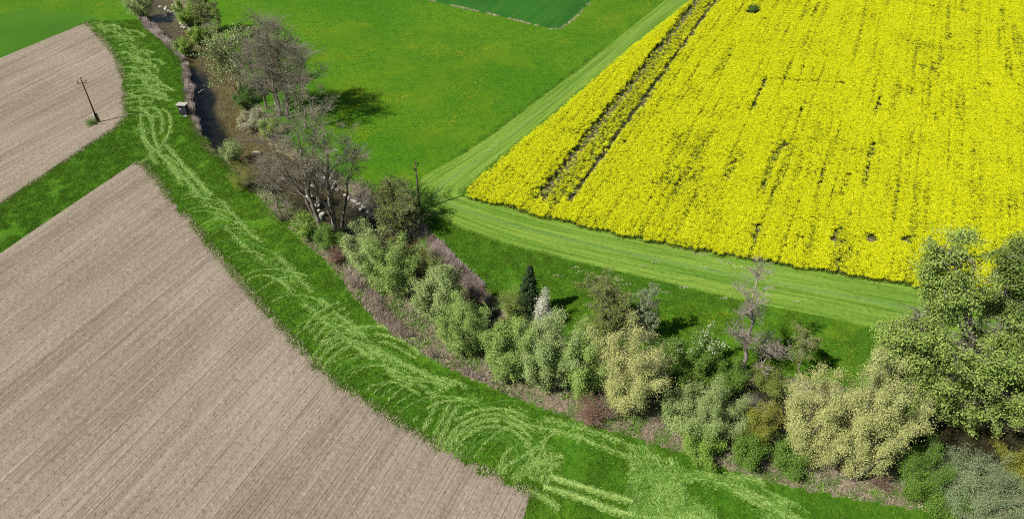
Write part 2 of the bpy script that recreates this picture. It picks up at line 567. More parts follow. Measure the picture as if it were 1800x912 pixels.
def build_ground():
    xs = np.r_[-900, -500, -300, -200, -150, -120, np.arange(-105, 92, 0.45), 105, 140, 200, 320, 520, 900]
    ys = np.r_[-500, -250, -100, -30, 0, 15, np.arange(25, 200, 0.45), 210, 240, 300, 420, 640, 1000, 1800]
    X, Y = np.meshgrid(xs, ys)
    x = X.ravel(); y = Y.ravel()
    z = np.zeros_like(x)
    d, _, _ = dist_poly(x, y, sp[::6, :2])
    near = d < 22
    zz, dn, dd, side, hw, ins = ground_fields(x[near], y[near])
    z[near] = zz
    bank = np.zeros_like(x); gravel = np.zeros_like(x); depth_dark = np.zeros_like(x); dry = np.zeros_like(x); flower = np.zeros_like(x); warm = np.zeros_like(x)
    bank[near] = np.maximum(ins * 1.0, np.clip((hw + 2.0 - dd) / 0.8, 0, 1))
    gravel[near] = np.clip((hw + 0.35 - dd) / 0.8 + 0.5, 0, 1)
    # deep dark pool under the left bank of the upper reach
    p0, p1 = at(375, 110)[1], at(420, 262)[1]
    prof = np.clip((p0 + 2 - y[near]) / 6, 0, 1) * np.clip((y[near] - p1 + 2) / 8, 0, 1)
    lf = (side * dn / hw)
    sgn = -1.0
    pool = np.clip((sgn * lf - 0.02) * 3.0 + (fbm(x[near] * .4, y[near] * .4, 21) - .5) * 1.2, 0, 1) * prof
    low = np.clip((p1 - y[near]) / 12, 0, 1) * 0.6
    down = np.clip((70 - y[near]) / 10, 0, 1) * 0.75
    depth_dark[near] = np.clip(np.maximum(np.maximum(pool, low), down), 0, 1)  # painted darkening of the bed, standing in for absorption with depth
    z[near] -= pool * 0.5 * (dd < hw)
    # dry gravel bars
    for bx, by, br in ((312, 16, 2.6), (575, 306, 2.6), (632, 345, 2.0), (1330, 703, 2.0), (310, -25, 3)):
        c = at(bx, by)
        dry = np.maximum(dry, np.clip(1.4 - np.hypot(x - c[0], y - c[1]) / br, 0, 1))
    gravel = np.maximum(gravel, (dry > 0.35) * 0.75 * (bank > 0))
    fl = [(540, 40), (760, 40), (960, 110), (850, 235), (720, 320), (590, 285), (540, 180)]
    fl2 = [(1060, 495), (1300, 530), (1560, 585), (1560, 640), (1350, 640), (1000, 600), (950, 560)]
    fl3 = [(-200, -40), (120, -40), (200, 20), (100, 24), (-200, 50)]
    fl4 = [(950, 0), (1170, 0), (1040, 95), (940, 90)]
    for pl in (fl, fl2, fl3, fl4):
        pw = ats(pl)
        m = inside(pw, x + (fbm(x * .15, y * .15, 31) - .5) * 14, y + (fbm(x * .15, y * .15, 37) - .5) * 14)
        flower[m] = 1.0
    wm = ats([(330, -70), (380, 60), (440, 160), (560, 290), (640, 320), (725, 330), (900, 205), (1175, 0), (1250, -70)])
    warm[inside(wm, x, y)] = 1.0
    warm[inside(ats([(-300, -70), (230, -70), (222, 10), (262, 70), (300, 100), (318, 150), (300, 170), (275, 120), (235, 55), (172, 28), (60, 14), (-300, 60)]), x, y)] = 0.7
    z = np.where((dry > 0.45) & (bank > 0), np.maximum(z, WZ + 0.06), z)
    nx, ny = len(xs), len(ys)
    i = np.arange(nx * ny).reshape(ny, nx)
    Fq = np.stack([i[:-1, :-1], i[:-1, 1:], i[1:, 1:], i[1:, :-1]], -1).reshape(-1, 4)
    me = mesh_np('ground', np.stack([x, y, z], 1), Fq, True,
                 dict(bank=bank, gravel=gravel, depth_dark=depth_dark, dry=dry, flower=flower, warm=warm))
    tag(obj('ground', me, M['ground']), kind='structure')


build_ground()


def build_water():
    c = resample(sp, 1.2)
    t = np.gradient(c[:, :2], axis=0); t /= np.linalg.norm(t, axis=1)[:, None]
    nrm = np.stack([-t[:, 1], t[:, 0]], 1)
    ks = np.linspace(-1, 1, 7)
    V = np.stack([np.c_[c[:, :2] + nrm * (c[:, 2:3] + 0.9) * k, np.full(len(c), WZ)] for k in ks], 1)
    n = len(c); i = np.arange(n * 7).reshape(n, 7)
    Fq = np.stack([i[:-1, :-1], i[1:, :-1], i[1:, 1:], i[:-1, 1:]], -1).reshape(-1, 4)
    tag(obj('stream_water', mesh_np('stream_water', V, Fq, True), M['water']), kind='structure')


build_water()

# ------------------------------------------------------------------ fields
rng = np.random.default_rng(7)
RU = np.array((math.cos(ROW), -math.sin(ROW)))       # across the rows
RV = np.array((math.sin(ROW), math.cos(ROW)))        # along the rows


def row_intervals(poly_uv, u):
    vs = []
    n = len(poly_uv)
    for i in range(n):
        u0, v0 = poly_uv[i]; u1, v1 = poly_uv[(i + 1) % n]
        if (u0 > u) != (u1 > u):
            vs.append(v0 + (v1 - v0) * (u - u0) / (u1 - u0))
    vs.sort()
    return [(vs[i], vs[i + 1]) for i in range(0, len(vs) - 1, 2)]


def tilled_field(name, poly_px, groove, z0=0.012):
    P = ats(poly_px)[:, :2]
    uv = np.stack([P @ RU, P @ RV], 1)
    u0, u1 = uv[:, 0].min(), uv[:, 0].max()
    us, zs = [], []
    u = u0 + 0.02
    while u < u1:
        gw = groove * (0.7 + 0.6 * rng.random())
        deep = 0.005 + 0.06 * rng.random() ** 1.5
        for du, dz in ((0.0, 0.02), (0.08, 0.025), (0.12, -deep), (0.17, -deep), (0.21, 0.035), (0.30, 0.045)):
            us.append(u + du); zs.append(dz)
        k = max(2, int((gw - 0.4) / 0.26))
        for j in range(k):
            b = 0.40 + (gw - 0.44) * j / k; s = (gw - 0.44) / k
            a = 0.008 + 0.024 * rng.random()
            us += [u + b + s * 0.25, u + b + s * 0.75]; zs += [a, -a]
        u += gw
    NV = 28
    rows = []
    for u, dz in zip(us, zs):
        iv = row_intervals(uv, u)
        if not iv:
            rows.append(None); continue
        a, b = iv[0][0], iv[-1][1]
        e = (vnoise(np.array([u * 1.3]), np.array([1.0]), 4)[0] - 0.5) * 0.9 + (rng.random() - 0.5) * 0.5
        v = np.linspace(a, b + e, NV)
        wob = (fbm(v * 0.05, np.full(NV, u * 0.02), 11) - 0.5) * 0.6
        zz = z0 + 0.09 + dz * (0.5 + vnoise(v * 0.25, np.full(NV, u * 0.6), 8)) + (vnoise(v * 0.7, np.full(NV, u * 1.3), 15) - 0.5) * 0.03
        zz[0] = zz[-1] = z0
        rows.append(np.stack([(u + wob) * RU[0] + v * RV[0], (u + wob) * RU[1] + v * RV[1], zz], 1))
    V = []; Fq = []; k = 0; prev = None
    for r in rows:
        if r is None:
            prev = None; continue
        V.append(r); idx = np.arange(k, k + NV); k += NV
        if prev is not None:
            Fq.append(np.stack([prev[:-1], idx[:-1], idx[1:], prev[1:]], 1))
        prev = idx
    me = mesh_np(name, np.concatenate(V), np.concatenate(Fq)[:, ::-1])
    tag(obj(name, me, M['soil']), kind='structure')
    return P


LOWER_FIELD = [(238, 287), (255, 291), (275, 318), (340, 398), (400, 468), (470, 550), (540, 625), (580, 666), (640, 708), (720, 757),
               (800, 803), (880, 843), (937, 866), (925, 905), (905, 960), (880, 1040), (300, 1120), (-420, 1120), (-420, 727), (0, 447)]
UPPER_FIELD = [(150, 41), (175, 63), (200, 93), (214, 128), (219, 165), (221, 203), (206, 222), (0, 358), (-300, 560), (-300, 226), (0, 104)]
LF = tilled_field('tilled_field', LOWER_FIELD, 1.15)
UF = tilled_field('tilled_field_far', UPPER_FIELD, 1.4)


def sheet(name, poly_px, mat, z, edge=0.4, kind='structure'):
    P = resample(np.r_[ats(poly_px), ats(poly_px)[:1]], 1.0)[:-1]
    P[:, :2] += (np.stack([vnoise(P[:, 0] * 1.1, P[:, 1] * 1.1, 2), vnoise(P[:, 0] * 1.1, P[:, 1] * 1.1, 5)], 1) - 0.5) * edge
    P[:, 2] = z
    import bmesh
    bm = bmesh.new()
    f = bm.faces.new([bm.verts.new(p) for p in P])
    bmesh.ops.triangulate(bm, faces=[f])
    bmesh.ops.recalc_face_normals(bm, faces=bm.faces)
    me = bpy.data.meshes.new(name); bm.to_mesh(me); bm.free()
    if me.polygons[0].normal.z < 0:
        me.flip_normals()
    o = obj(name, me, mat)
    return tag(o, kind=kind)


sheet('cereal_field', [(-300, 226), (0, 103), (149, 41), (172, 33), (140, 24), (60, 16), (20, 19), (0, 27), (-300, 75)], M['crop_blue'], 0.006)
sheet('young_cereal_field', [(757, 2), (860, 25), (975, 52), (988, 51), (1004, 38), (1036, 6), (1095, -70), (520, -70)], M['crop_dark'], 0.006)

# mown strip that bends round the corner of the rape field
PAIRS = [((1245, -60), (1292, -60)), ((1170, 0), (1215, 0)), ((1045, 100), (1090, 100)), ((920, 195), (985, 192)), ((845, 252), (905, 255)),
         ((790, 285), (850, 303)), ((750, 305), (820, 330)), ((722, 330), (812, 337)), ((715, 355), (812, 342)),
         ((745, 372), (830, 347)), ((800, 398), (870, 357)), ((900, 432), (940, 376)), ((1000, 457), (1050, 402)),
         ((1140, 490), (1200, 433)), ((1300, 527), (1370, 463)), ((1450, 557), (1500, 484)), ((1600, 592), (1640, 507)),
         ((1750, 622), (1800, 537)), ((1990, 670), (2040, 585))]


def build_strip():
    O = chaikin(ats([p[0] for p in PAIRS]), 2)[:, :2]; I = chaikin(ats([p[1] for p in PAIRS]), 2)[:, :2]
    k = np.linspace(0, 1, 14)
    V = O[:, None] * (1 - k)[None, :, None] + I[:, None] * k[None, :, None]
    mid = (O + I) / 2
    s = np.r_[0, np.cumsum(np.linalg.norm(np.diff(mid, axis=0), axis=1))]
    n = len(O)
    uv = np.stack([np.repeat(s[:, None], 14, 1), np.repeat(k[None], n, 0), np.zeros((n, 14))], -1).reshape(-1, 3)
    V = np.c_[V.reshape(-1, 2), np.full(n * 14, 0.010)]
    i = np.arange(n * 14).reshape(n, 14)
    Fq = np.stack([i[:-1, :-1], i[1:, :-1], i[1:, 1:], i[:-1, 1:]], -1).reshape(-1, 4)
    tag(obj('mown_strip', mesh_np('mown_strip', V, Fq, False, dict(uvw=uv)), M['strip']), kind='structure')
    return np.r_[O, I[::-1]]


STRIP = build_strip()

# ------------------------------------------------------------------ leaf, blade and tube builders


def unit(v):
    return v / np.maximum(np.linalg.norm(v, axis=-1, keepdims=True), 1e-9)


def leaves_arrays(pos, size, rg, up=0.5, aspect=0.5, tint=None, out=None):
    n = len(pos)
    nr = rg.normal(size=(n, 3)); nr = unit(nr); nr[:, 2] = np.abs(nr[:, 2]) * 0.7 + up
    if out is not None:
        nr = nr + out
    nr = unit(nr)
    a = unit(np.cross(nr, rg.normal(size=(n, 3))))
    b = np.cross(nr, a)
    s = (size * (0.65 + 0.7 * rg.random(n)))[:, None]
    V = np.stack([pos - a * s * .5, pos + b * s * aspect * .5, pos + a * s * .5, pos - b * s * aspect * .5], 1)
    if tint is None:
        tint = rg.random(n)
    return V.reshape(-1, 3), np.repeat(np.clip(tint, 0, 1), 4)


def leaf_mesh(name, parts):
    V = np.concatenate([p[0] for p in parts]); T = np.concatenate([p[1] for p in parts])
    return mesh_np(name, V, np.arange(len(V)).reshape(-1, 4), False, dict(tint=T))


def blades_mesh(name, pos, dirv, length, width, rg, tint=None):
    """thin triangles from a foot to a tip"""
    n = len(pos)
    side = unit(np.cross(dirv, rg.normal(size=(n, 3)))) * (width * 0.5)[:, None]
    V = np.stack([pos - side, pos + side, pos + dirv * length[:, None]], 1).reshape(-1, 3)
    if tint is None:
        tint = rg.random(n)
    return mesh_np(name, V, np.arange(3 * n).reshape(-1, 3), False, dict(tint=np.repeat(tint, 3)))


def tube_arrays(P, Rr, k):
    B, n, _ = P.shape
    T = np.gradient(P, axis=1); T = unit(T)
    ref = np.where(np.abs(T[..., 2:3]) > 0.9, np.array((1.0, 0, 0)), np.array((0, 0, 1.0)))
    a = unit(np.cross(T, ref)); b = np.cross(T, a)
    ang = np.arange(k) * 2 * math.pi / k
    ring = a[:, :, None] * np.cos(ang)[None, None, :, None] + b[:, :, None] * np.sin(ang)[None, None, :, None]
    V = P[:, :, None] + ring * Rr[:, :, None, None]
    i = np.arange(B * n * k).reshape(B, n, k)
    j = np.roll(i, -1, 2)
    Fq = np.stack([i[:, :-1], j[:, :-1], j[:, 1:], i[:, 1:]], -1).reshape(-1, 4)
    return V.reshape(-1, 3), Fq


def tubes_mesh(name, lst, smooth=True):
    V = []; Fq = []; k0 = 0
    for P, Rr, k in lst:
        v, f = tube_arrays(P, Rr, k)
        V.append(v); Fq.append(f + k0); k0 += len(v)
    return mesh_np(name, np.concatenate(V), np.concatenate(Fq), smooth)


def grow(P, Rr, m, t0, t1, ang, lenlo, lenhi, n, wander, up, rg, rfac=0.55, tip=0.35, taper_len=0.5):
    """m child branches on every parent polyline"""
    B, np_, _ = P.shape
    t = t0 + (t1 - t0) * (np.arange(m)[None] + rg.random((B, m))) / m
    f = t * (np_ - 1); i = np.minimum(f.astype(int), np_ - 2); w_ = (f - i)[..., None]
    bi = np.arange(B)[:, None]
    p = P[bi, i] * (1 - w_) + P[bi, i + 1] * w_
    tan = unit(P[bi, i + 1] - P[bi, i])
    r0 = (Rr[bi, i] * (1 - w_[..., 0]) + Rr[bi, i + 1] * w_[..., 0])
    rnd = rg.normal(size=(B, m, 3)); perp = unit(rnd - (rnd * tan).sum(-1, keepdims=True) * tan)
    an = ang[0] + (ang[1] - ang[0]) * rg.random((B, m, 1))
    d = unit(tan * np.cos(an) + perp * np.sin(an))
    L = (lenlo + (lenhi - lenlo) * rg.random((B, m))) * (1 - taper_len * t)
    p = p.reshape(-1, 3); d = d.reshape(-1, 3); L = L.ravel(); r0 = r0.ravel()
    pts = [p]
    for s in range(n):
        d = d + rg.normal(size=d.shape) * wander; d[:, 2] += up
        d = unit(d)
        p = p + d * (L / n)[:, None]
        pts.append(p)
    Q = np.stack(pts, 1)
    q = np.linspace(1, tip, n + 1)[None] * (r0 * rfac)[:, None]
    return Q, q


def along(P, n_each, rg, lo=0.15, hi=1.0):
    B, k, _ = P.shape
    t = lo + (hi - lo) * rg.random((B, n_each))
    f = t * (k - 1); i = np.minimum(f.astype(int), k - 2); w_ = (f - i)[..., None]
    bi = np.arange(B)[:, None]
    return P[bi, i] * (1 - w_) + P[bi, i + 1] * w_


SEED = [100]


def place(bx, by):
    p = at(bx, by)
    for _ in range(3):
        p = at(bx, by, gz(p[0], p[1]))
    return p


def shrub(name, label, bx, by, ty, wpx, mat, nleaf=9000, leaf=0.2, stems=9, plume=0.35, cat='shrub', group=None, bark='bark_grey',
          low=0.04, twig_mat='twig', tips=None, tipf=0.3, aspect=0.5, spread=0.5, jitter=0.24, dome=0.46):
    SEED[0] += 1
    rg = np.random.default_rng(SEED[0])
    by = by - 0.10 * wpx
    base = place(bx, by)
    hgt = max(0.8, (top_height(base, ty) - base[2]) * 0.95)
    wd = 0.97 * wpx * depth_at(bx, by) / F
    nleaf = int(nleaf * 2.7); leaf = leaf * 0.70
    root = empty(name, base, label, cat, group)
    r = wd * 0.5
    # stems fan out from the foot and turn upright
    k = 8
    th = np.arange(stems) * 2.39996 + rg.random(stems) * 0.6
    rr = np.sqrt((np.arange(stems) + 0.4) / stems)
    ex = r * 0.80 * rr
    hz = hgt * (1 - dome * rr ** 2) * (0.84 + 0.18 * rg.random(stems))
    hz[0] = hgt * 0.97
    t = np.linspace(0, 1, k)
    P = np.zeros((stems, k, 3))
    f = 0.06 + 0.94 * t[None] ** 0.85
    P[..., 0] = (ex * np.cos(th))[:, None] * f
    P[..., 1] = (ex * np.sin(th))[:, None] * f
    P[..., 2] = hz[:, None] * t[None] ** 1.08
    P += np.cumsum(rg.normal(size=P.shape) * 0.012 * hgt, 1) * t[None, :, None]
    P[:, 0, 2] = -0.25
    r0 = 0.010 * hgt * (0.6 + 0.6 * rg.random(stems)) + 0.015
    Rr = r0[:, None] * (1 - 0.85 * t[None])
    m1 = 9
    L1 = max(0.5, min(r * spread * 1.3, hgt * 0.42))
    P1, R1 = grow(P, Rr, m1, low, 0.97, (R(20), R(50)), L1 * 0.5, L1, 4, 0.13, 0.10 + 0.26 * plume, rg)
    P2, R2 = grow(P1, R1, 4, 0.2, 1.0, (R(20), R(55)), L1 * 0.25, L1 * 0.5, 3, 0.2, 0.12, rg)
    allp = np.concatenate([P.reshape(-1, 3), P1.reshape(-1, 3), P2.reshape(-1, 3)])
    kz = hgt / np.percentile(allp[:, 2], 99.5)
    kr = r / np.percentile(np.hypot(allp[:, 0], allp[:, 1]), 95)
    kk = np.array((kr, kr, kz))
    P = P * kk; P1 = P1 * kk; P2 = P2 * kk
    tag(obj('stems', tubes_mesh('stems', [(P, Rr, 5)]), M[bark], root), kind='stuff')
    tag(obj('branches', tubes_mesh('branches', [(P1, np.maximum(R1 * 0.7, 0.010), 4), (P2, np.maximum(R2 * 0.7, 0.007), 3)], False), M[twig_mat], root), kind='stuff')
    if nleaf:
        n2 = max(1, int(nleaf * 0.62 / len(P2))); n1 = max(1, int(nleaf * 0.30 / len(P1))); n0 = max(1, int(nleaf * 0.08 / len(P)))
        a2 = along(P2, n2, rg, 0.1); a1 = along(P1, n1, rg, 0.25); a0 = along(P, n0, rg, 0.75)
        tb2 = np.repeat(rg.random(len(P2)), n2); tb1 = np.repeat(rg.random(len(P1)), n1); tb0 = np.repeat(rg.random(len(P)), n0)
        pos = np.concatenate([a2.reshape(-1, 3), a1.reshape(-1, 3), a0.reshape(-1, 3)])
        pos = pos + rg.normal(size=pos.shape) * jitter * np.array((1, 1, 0.9))
        pos = pos[pos[:, 2] > 0.02]
        tint = np.concatenate([tb2, tb1, tb0])[:len(pos)]
        tint = 0.45 * tint + 0.55 * rg.random(len(pos))
        out = unit(pos * np.array((1, 1, 0.4))) * 0.5
        tag(obj('crown', leaf_mesh('crown', [leaves_arrays(pos, leaf, rg, 0.45, aspect, tint, out)]), M[mat], root), kind='stuff')
        if tips:
            sel = pos[pos[:, 2] > hgt * 0.74]
            sel = sel[rg.random(len(sel)) < tipf] + rg.normal(size=(1, 3)) * 0.05
            sel = sel + np.array((0, 0, 0.12))
            tag(obj('blossom', leaf_mesh('blossom', [leaves_arrays(sel, leaf * 1.1, rg, 0.6, 0.8)]), M[tips], root), kind='stuff')
    return root


def bare_tree(name, label, bx, by, tx, ty, wpx, group=None, r0=0.22, n1=13, n2=6, n3=5, n4=3, bark='bark_grey', twig='twig',
              clear=0.3, cat='tree', leafmat=None, nleaf=0, leaf=0.15, forks=1, ang=(16, 44), up=0.10, curve=0.02, taper=0.45, maxn4=None):
    SEED[0] += 1
    rg = np.random.default_rng(SEED[0])
    base = place(bx, by)
    hgt = top_height(base, ty) - base[2]
    # where the top stands: same distance row, shifted sideways
    dy = (456.0 - ty) / F
    zt = base[1] / (CD + dy * SD)
    topx = (tx - 900.0) / F * zt
    root = empty(name, base, label, cat, group)
    r = wpx * depth_at(bx, by) / F * 0.5
    k = 12
    t = np.linspace(0, 1, k)
    P = np.zeros((forks, k, 3)); Rr = np.zeros((forks, k))
    for f in range(forks):
        a = f * 2.4 + rg.random()
        lean = 0 if f == 0 else r * (0.25 + 0.3 * rg.random())
        hh = hgt * (1 if f == 0 else 0.75 + 0.2 * rg.random())
        b = np.clip((t - 0.12) / 0.88, 0, 1) ** 0.8 if forks > 1 else t
        P[f, :, 0] = (topx - base[0]) * t + lean * math.cos(a) * b
        P[f, :, 1] = lean * math.sin(a) * b
        P[f, :, 2] = hh * t
        wob = np.cumsum(rg.normal(size=(k, 3)) * curve * hgt * 0.5, 0)
        P[f, :, :2] += (wob - wob[-1] * t[:, None])[:, :2]
        Rr[f] = r0 * (1 if f == 0 else 0.75) * (1 - 0.88 * t) + 0.012
    P[:, 0, 2] = -0.3
    Rr[:, 0] *= 1.25
    L1 = r * 1.15
    P1, R1 = grow(P, Rr, n1, clear, 0.98, (R(ang[0]), R(ang[1])), L1 * 0.7, L1 * 1.15, 7, 0.12, up, rg, 0.5, 0.3, taper)
    P2, R2 = grow(P1, R1, n2, 0.2, 1.0, (R(22), R(55)), L1 * 0.30, L1 * 0.52, 5, 0.14, up * 0.8, rg, 0.55, 0.35, 0.35)
    P3, R3 = grow(P2, R2, n3, 0.15, 1.0, (R(20), R(55)), L1 * 0.15, L1 * 0.28, 3, 0.16, 0.05, rg, 0.6, 0.5, 0.3)
    lst = [(P3, np.maximum(R3, 0.014), 3)]
    last = P3
    if n4:
        P4, R4 = grow(P3, R3, n4, 0.15, 1.0, (R(20), R(60)), L1 * 0.08, L1 * 0.16, 2, 0.18, 0.03, rg, 0.7, 0.6, 0.2)
        lst.append((P4, np.maximum(R4, 0.011), 3)); last = P4
    Ls = [P, P1, P2, P3] + ([P4] if n4 else [])
    allp = np.concatenate([q.reshape(-1, 3) for q in Ls])
    kz = hgt / np.percentile(allp[:, 2], 99.7)
    lean = (topx - base[0]) / hgt
    kr = min(1.6, max(0.5, r / np.percentile(np.hypot(allp[:, 0] - lean * allp[:, 2], allp[:, 1]), 93)))
    for q in Ls:
        ax = lean * q[..., 2]
        q[..., 0] = ax * kz + (q[..., 0] - ax) * kr
        q[..., 1] *= kr
        q[..., 2] *= kz
    last = Ls[-1]
    for f in range(forks):
        obj('trunk', tubes_mesh('trunk', [(P[f:f + 1], Rr[f:f + 1], 8)]), M[bark], root)
    tag(obj('limbs', tubes_mesh('limbs', [(P1, np.maximum(R1, 0.03), 5), (P2, np.maximum(R2, 0.018), 4)]), M[bark], root), kind='stuff')
    tag(obj('twigs', tubes_mesh('twigs', lst, False), M[twig], root), kind='stuff')
    if leafmat:
        n = max(1, int(nleaf / len(last)))
        pos = along(last, n, rg, 0.2).reshape(-1, 3)
        pos = pos + rg.normal(size=pos.shape) * 0.10
        if nleaf < len(pos):
            pos = pos[rg.choice(len(pos), int(nleaf), False)]
        tag(obj('crown', leaf_mesh('crown', [leaves_arrays(pos, leaf, rg, 0.4)]), M[leafmat], root), kind='stuff')
    return root

# ------------------------------------------------------------------ scattered stuff (rape plants, meadow tufts)


def scatter(name, pts, scl, rot, proto, label, cat):
    me = bpy.data.meshes.new(name)
    me.vertices.add(len(pts)); me.vertices.foreach_set('co', np.asarray(pts, np.float32).ravel())
    a = me.attributes.new('scl', 'FLOAT', 'POINT'); a.data.foreach_set('value', np.asarray(scl, np.float32))
    a = me.attributes.new('rot', 'FLOAT_VECTOR', 'POINT'); a.data.foreach_set('vector', np.asarray(rot, np.float32).ravel())
    o = bpy.data.objects.new(name, me); COL.objects.link(o)
    ng = bpy.data.node_groups.new(name, 'GeometryNodeTree')
    ng.interface.new_socket('Geometry', in_out='INPUT', socket_type='NodeSocketGeometry')
    ng.interface.new_socket('Geometry', in_out='OUTPUT', socket_type='NodeSocketGeometry')
    gi = ng.nodes.new('NodeGroupInput'); go = ng.nodes.new('NodeGroupOutput')
    iop = ng.nodes.new('GeometryNodeInstanceOnPoints')
    oi = ng.nodes.new('GeometryNodeObjectInfo'); oi.inputs['Object'].default_value = proto
    oi.inputs['As Instance'].default_value = True
    na = ng.nodes.new('GeometryNodeInputNamedAttribute'); na.data_type = 'FLOAT'; na.inputs['Name'].default_value = 'scl'
    nr = ng.nodes.new('GeometryNodeInputNamedAttribute'); nr.data_type = 'FLOAT_VECTOR'; nr.inputs['Name'].default_value = 'rot'
    ng.links.new(gi.outputs[0], iop.inputs['Points'])
    ng.links.new(oi.outputs['Geometry'], iop.inputs['Instance'])
    ng.links.new(na.outputs['Attribute'], iop.inputs['Scale'])
    ng.links.new(nr.outputs['Attribute'], iop.inputs['Rotation'])
    ng.links.new(iop.outputs[0], go.inputs[0])
    md = o.modifiers.new('scatter', 'NODES'); md.node_group = ng
    return tag(o, label, cat, kind='stuff')


def proto_obj(name, me):
    return bpy.data.objects.new(name, me)          # never linked: only its instances are in the scene


def rape_proto(name, nf, ng_, seed):
    rg = np.random.default_rng(seed)
    a = 2 * math.pi * rg.random(nf); r = 0.31 * np.sqrt(rg.random(nf))
    pos = np.stack([r * np.cos(a), r * np.sin(a), 0.90 + 0.22 * rg.random(nf) - r * 0.25], 1)
    V1, T1 = leaves_arrays(pos, 0.085, rg, 0.9, 0.85)
    a = 2 * math.pi * rg.random(ng_); r = 0.25 * np.sqrt(rg.random(ng_))
    pos = np.stack([r * np.cos(a), r * np.sin(a), 0.10 + 0.72 * rg.random(ng_)], 1)
    V2, T2 = leaves_arrays(pos, 0.26, rg, 0.1, 0.45)
    me = mesh_np(name, np.r_[V1, V2], np.arange(len(V1) + len(V2)).reshape(-1, 4), False, dict(tint=np.r_[T1, T2]))
    me.materials.append(M['flower']); me.materials.append(M['rape_stem'])
    mi = np.zeros(nf + ng_, np.int32); mi[nf:] = 1
    me.polygons.foreach_set('material_index', mi)
    return proto_obj(name, me)


INNER = [p[1] for p in PAIRS]
RAPE = [(1295, -60), (1218, 2), (1092, 103), (988, 196), (908, 260), (853, 309), (826, 332), (818, 338), (822, 343), (838, 349), (880, 360),
        (945, 378), (1052, 403), (1200, 433), (1370, 463), (1500, 484), (1640, 507), (1795, 533), (1797, 400), (1799, 250), (1801, 100), (1804, -60)]
rp = ats([(x, y + (6 if i > 7 and i < 18 else 0)) for i, (x, y) in enumerate(RAPE)])[:, :2]
GAPS = [  # px line, half width m, keep fraction
    (948, 350, 1244, -20, 0.82, 0.12), (999, 357, 1275, -20, 0.52, 0.03), (972, 354, 1258, -20, 1.75, 0.88), (977, 354, 1258, -20, 0.15, 0.4),
    (1318, 200, 1345, 140, 0.45, 0.15), (1345, 142, 1480, 150, 0.7, 0.35), (1404, 180, 1420, 185, 0.5, 0.3), (1407, 200, 1418, 184, 0.4, 0.15),
    (1545, 175, 1536, 210, 0.4, 0.15), (1425, 35, 1440, 8, 0.35, 0.2), (1275, 320, 1290, 285, 0.5, 0.25), (1215, 320, 1235, 300, 0.5, 0.3),
    (1352, 290, 1378, 255, 0.6, 0.3), (1335, 340, 1352, 300, 0.4, 0.35), (1515, 330, 1535, 255, 0.4, 0.2), (1480, 345, 1490, 310, 0.4, 0.4),
    (1325, 420, 1332, 400, 0.5, 0.2), (1395, 440, 1402, 420, 0.4, 0.3), (1463, 425, 1470, 408, 0.5, 0.2),
    (1528, 426, 1530, 417, 0.66, 0.0), (1590, 426, 1592, 421, 0.66, 0.03), (1490, 455, 1494, 442, 0.4, 0.3),
    (1760, 20, 1775, 140, 0.5, 0.35), (1783, 50, 1784, 52, 0.6, 0.2), (1560, 3, 1690, 22, 0.6, 0.45), (1690, 22, 1755, 45, 0.5, 0.5),
    (1640, 130, 1645, 116, 0.6, 0.3), (1664, 75, 1668, 65, 0.6, 0.3), (1620, 125, 1622, 118, 0.6, 0.3), (1240, 18, 1250, 5, 0.4, 0.3),
    (1322, 24, 1324, 18, 1.2, 0.0), (1345, 38, 1349, 36, 0.5, 0.3), (1380, 60, 1381, 62, 0.4, 0.2), (1643, 215, 1644, 205, 0.6, 0.3),
    (1155, 330, 1190, 300, 0.8, 0.5), (1160, 270, 1200, 240, 0.3, 0.4), (1735, 150, 1737, 155, 0.5, 0.3), (1600, 170, 1602, 160, 0.7, 0.5)]


ROWR = R(25.6)
RUR = np.array((math.cos(ROWR), -math.sin(ROWR))); RVR = np.array((math.sin(ROWR), math.cos(ROWR)))


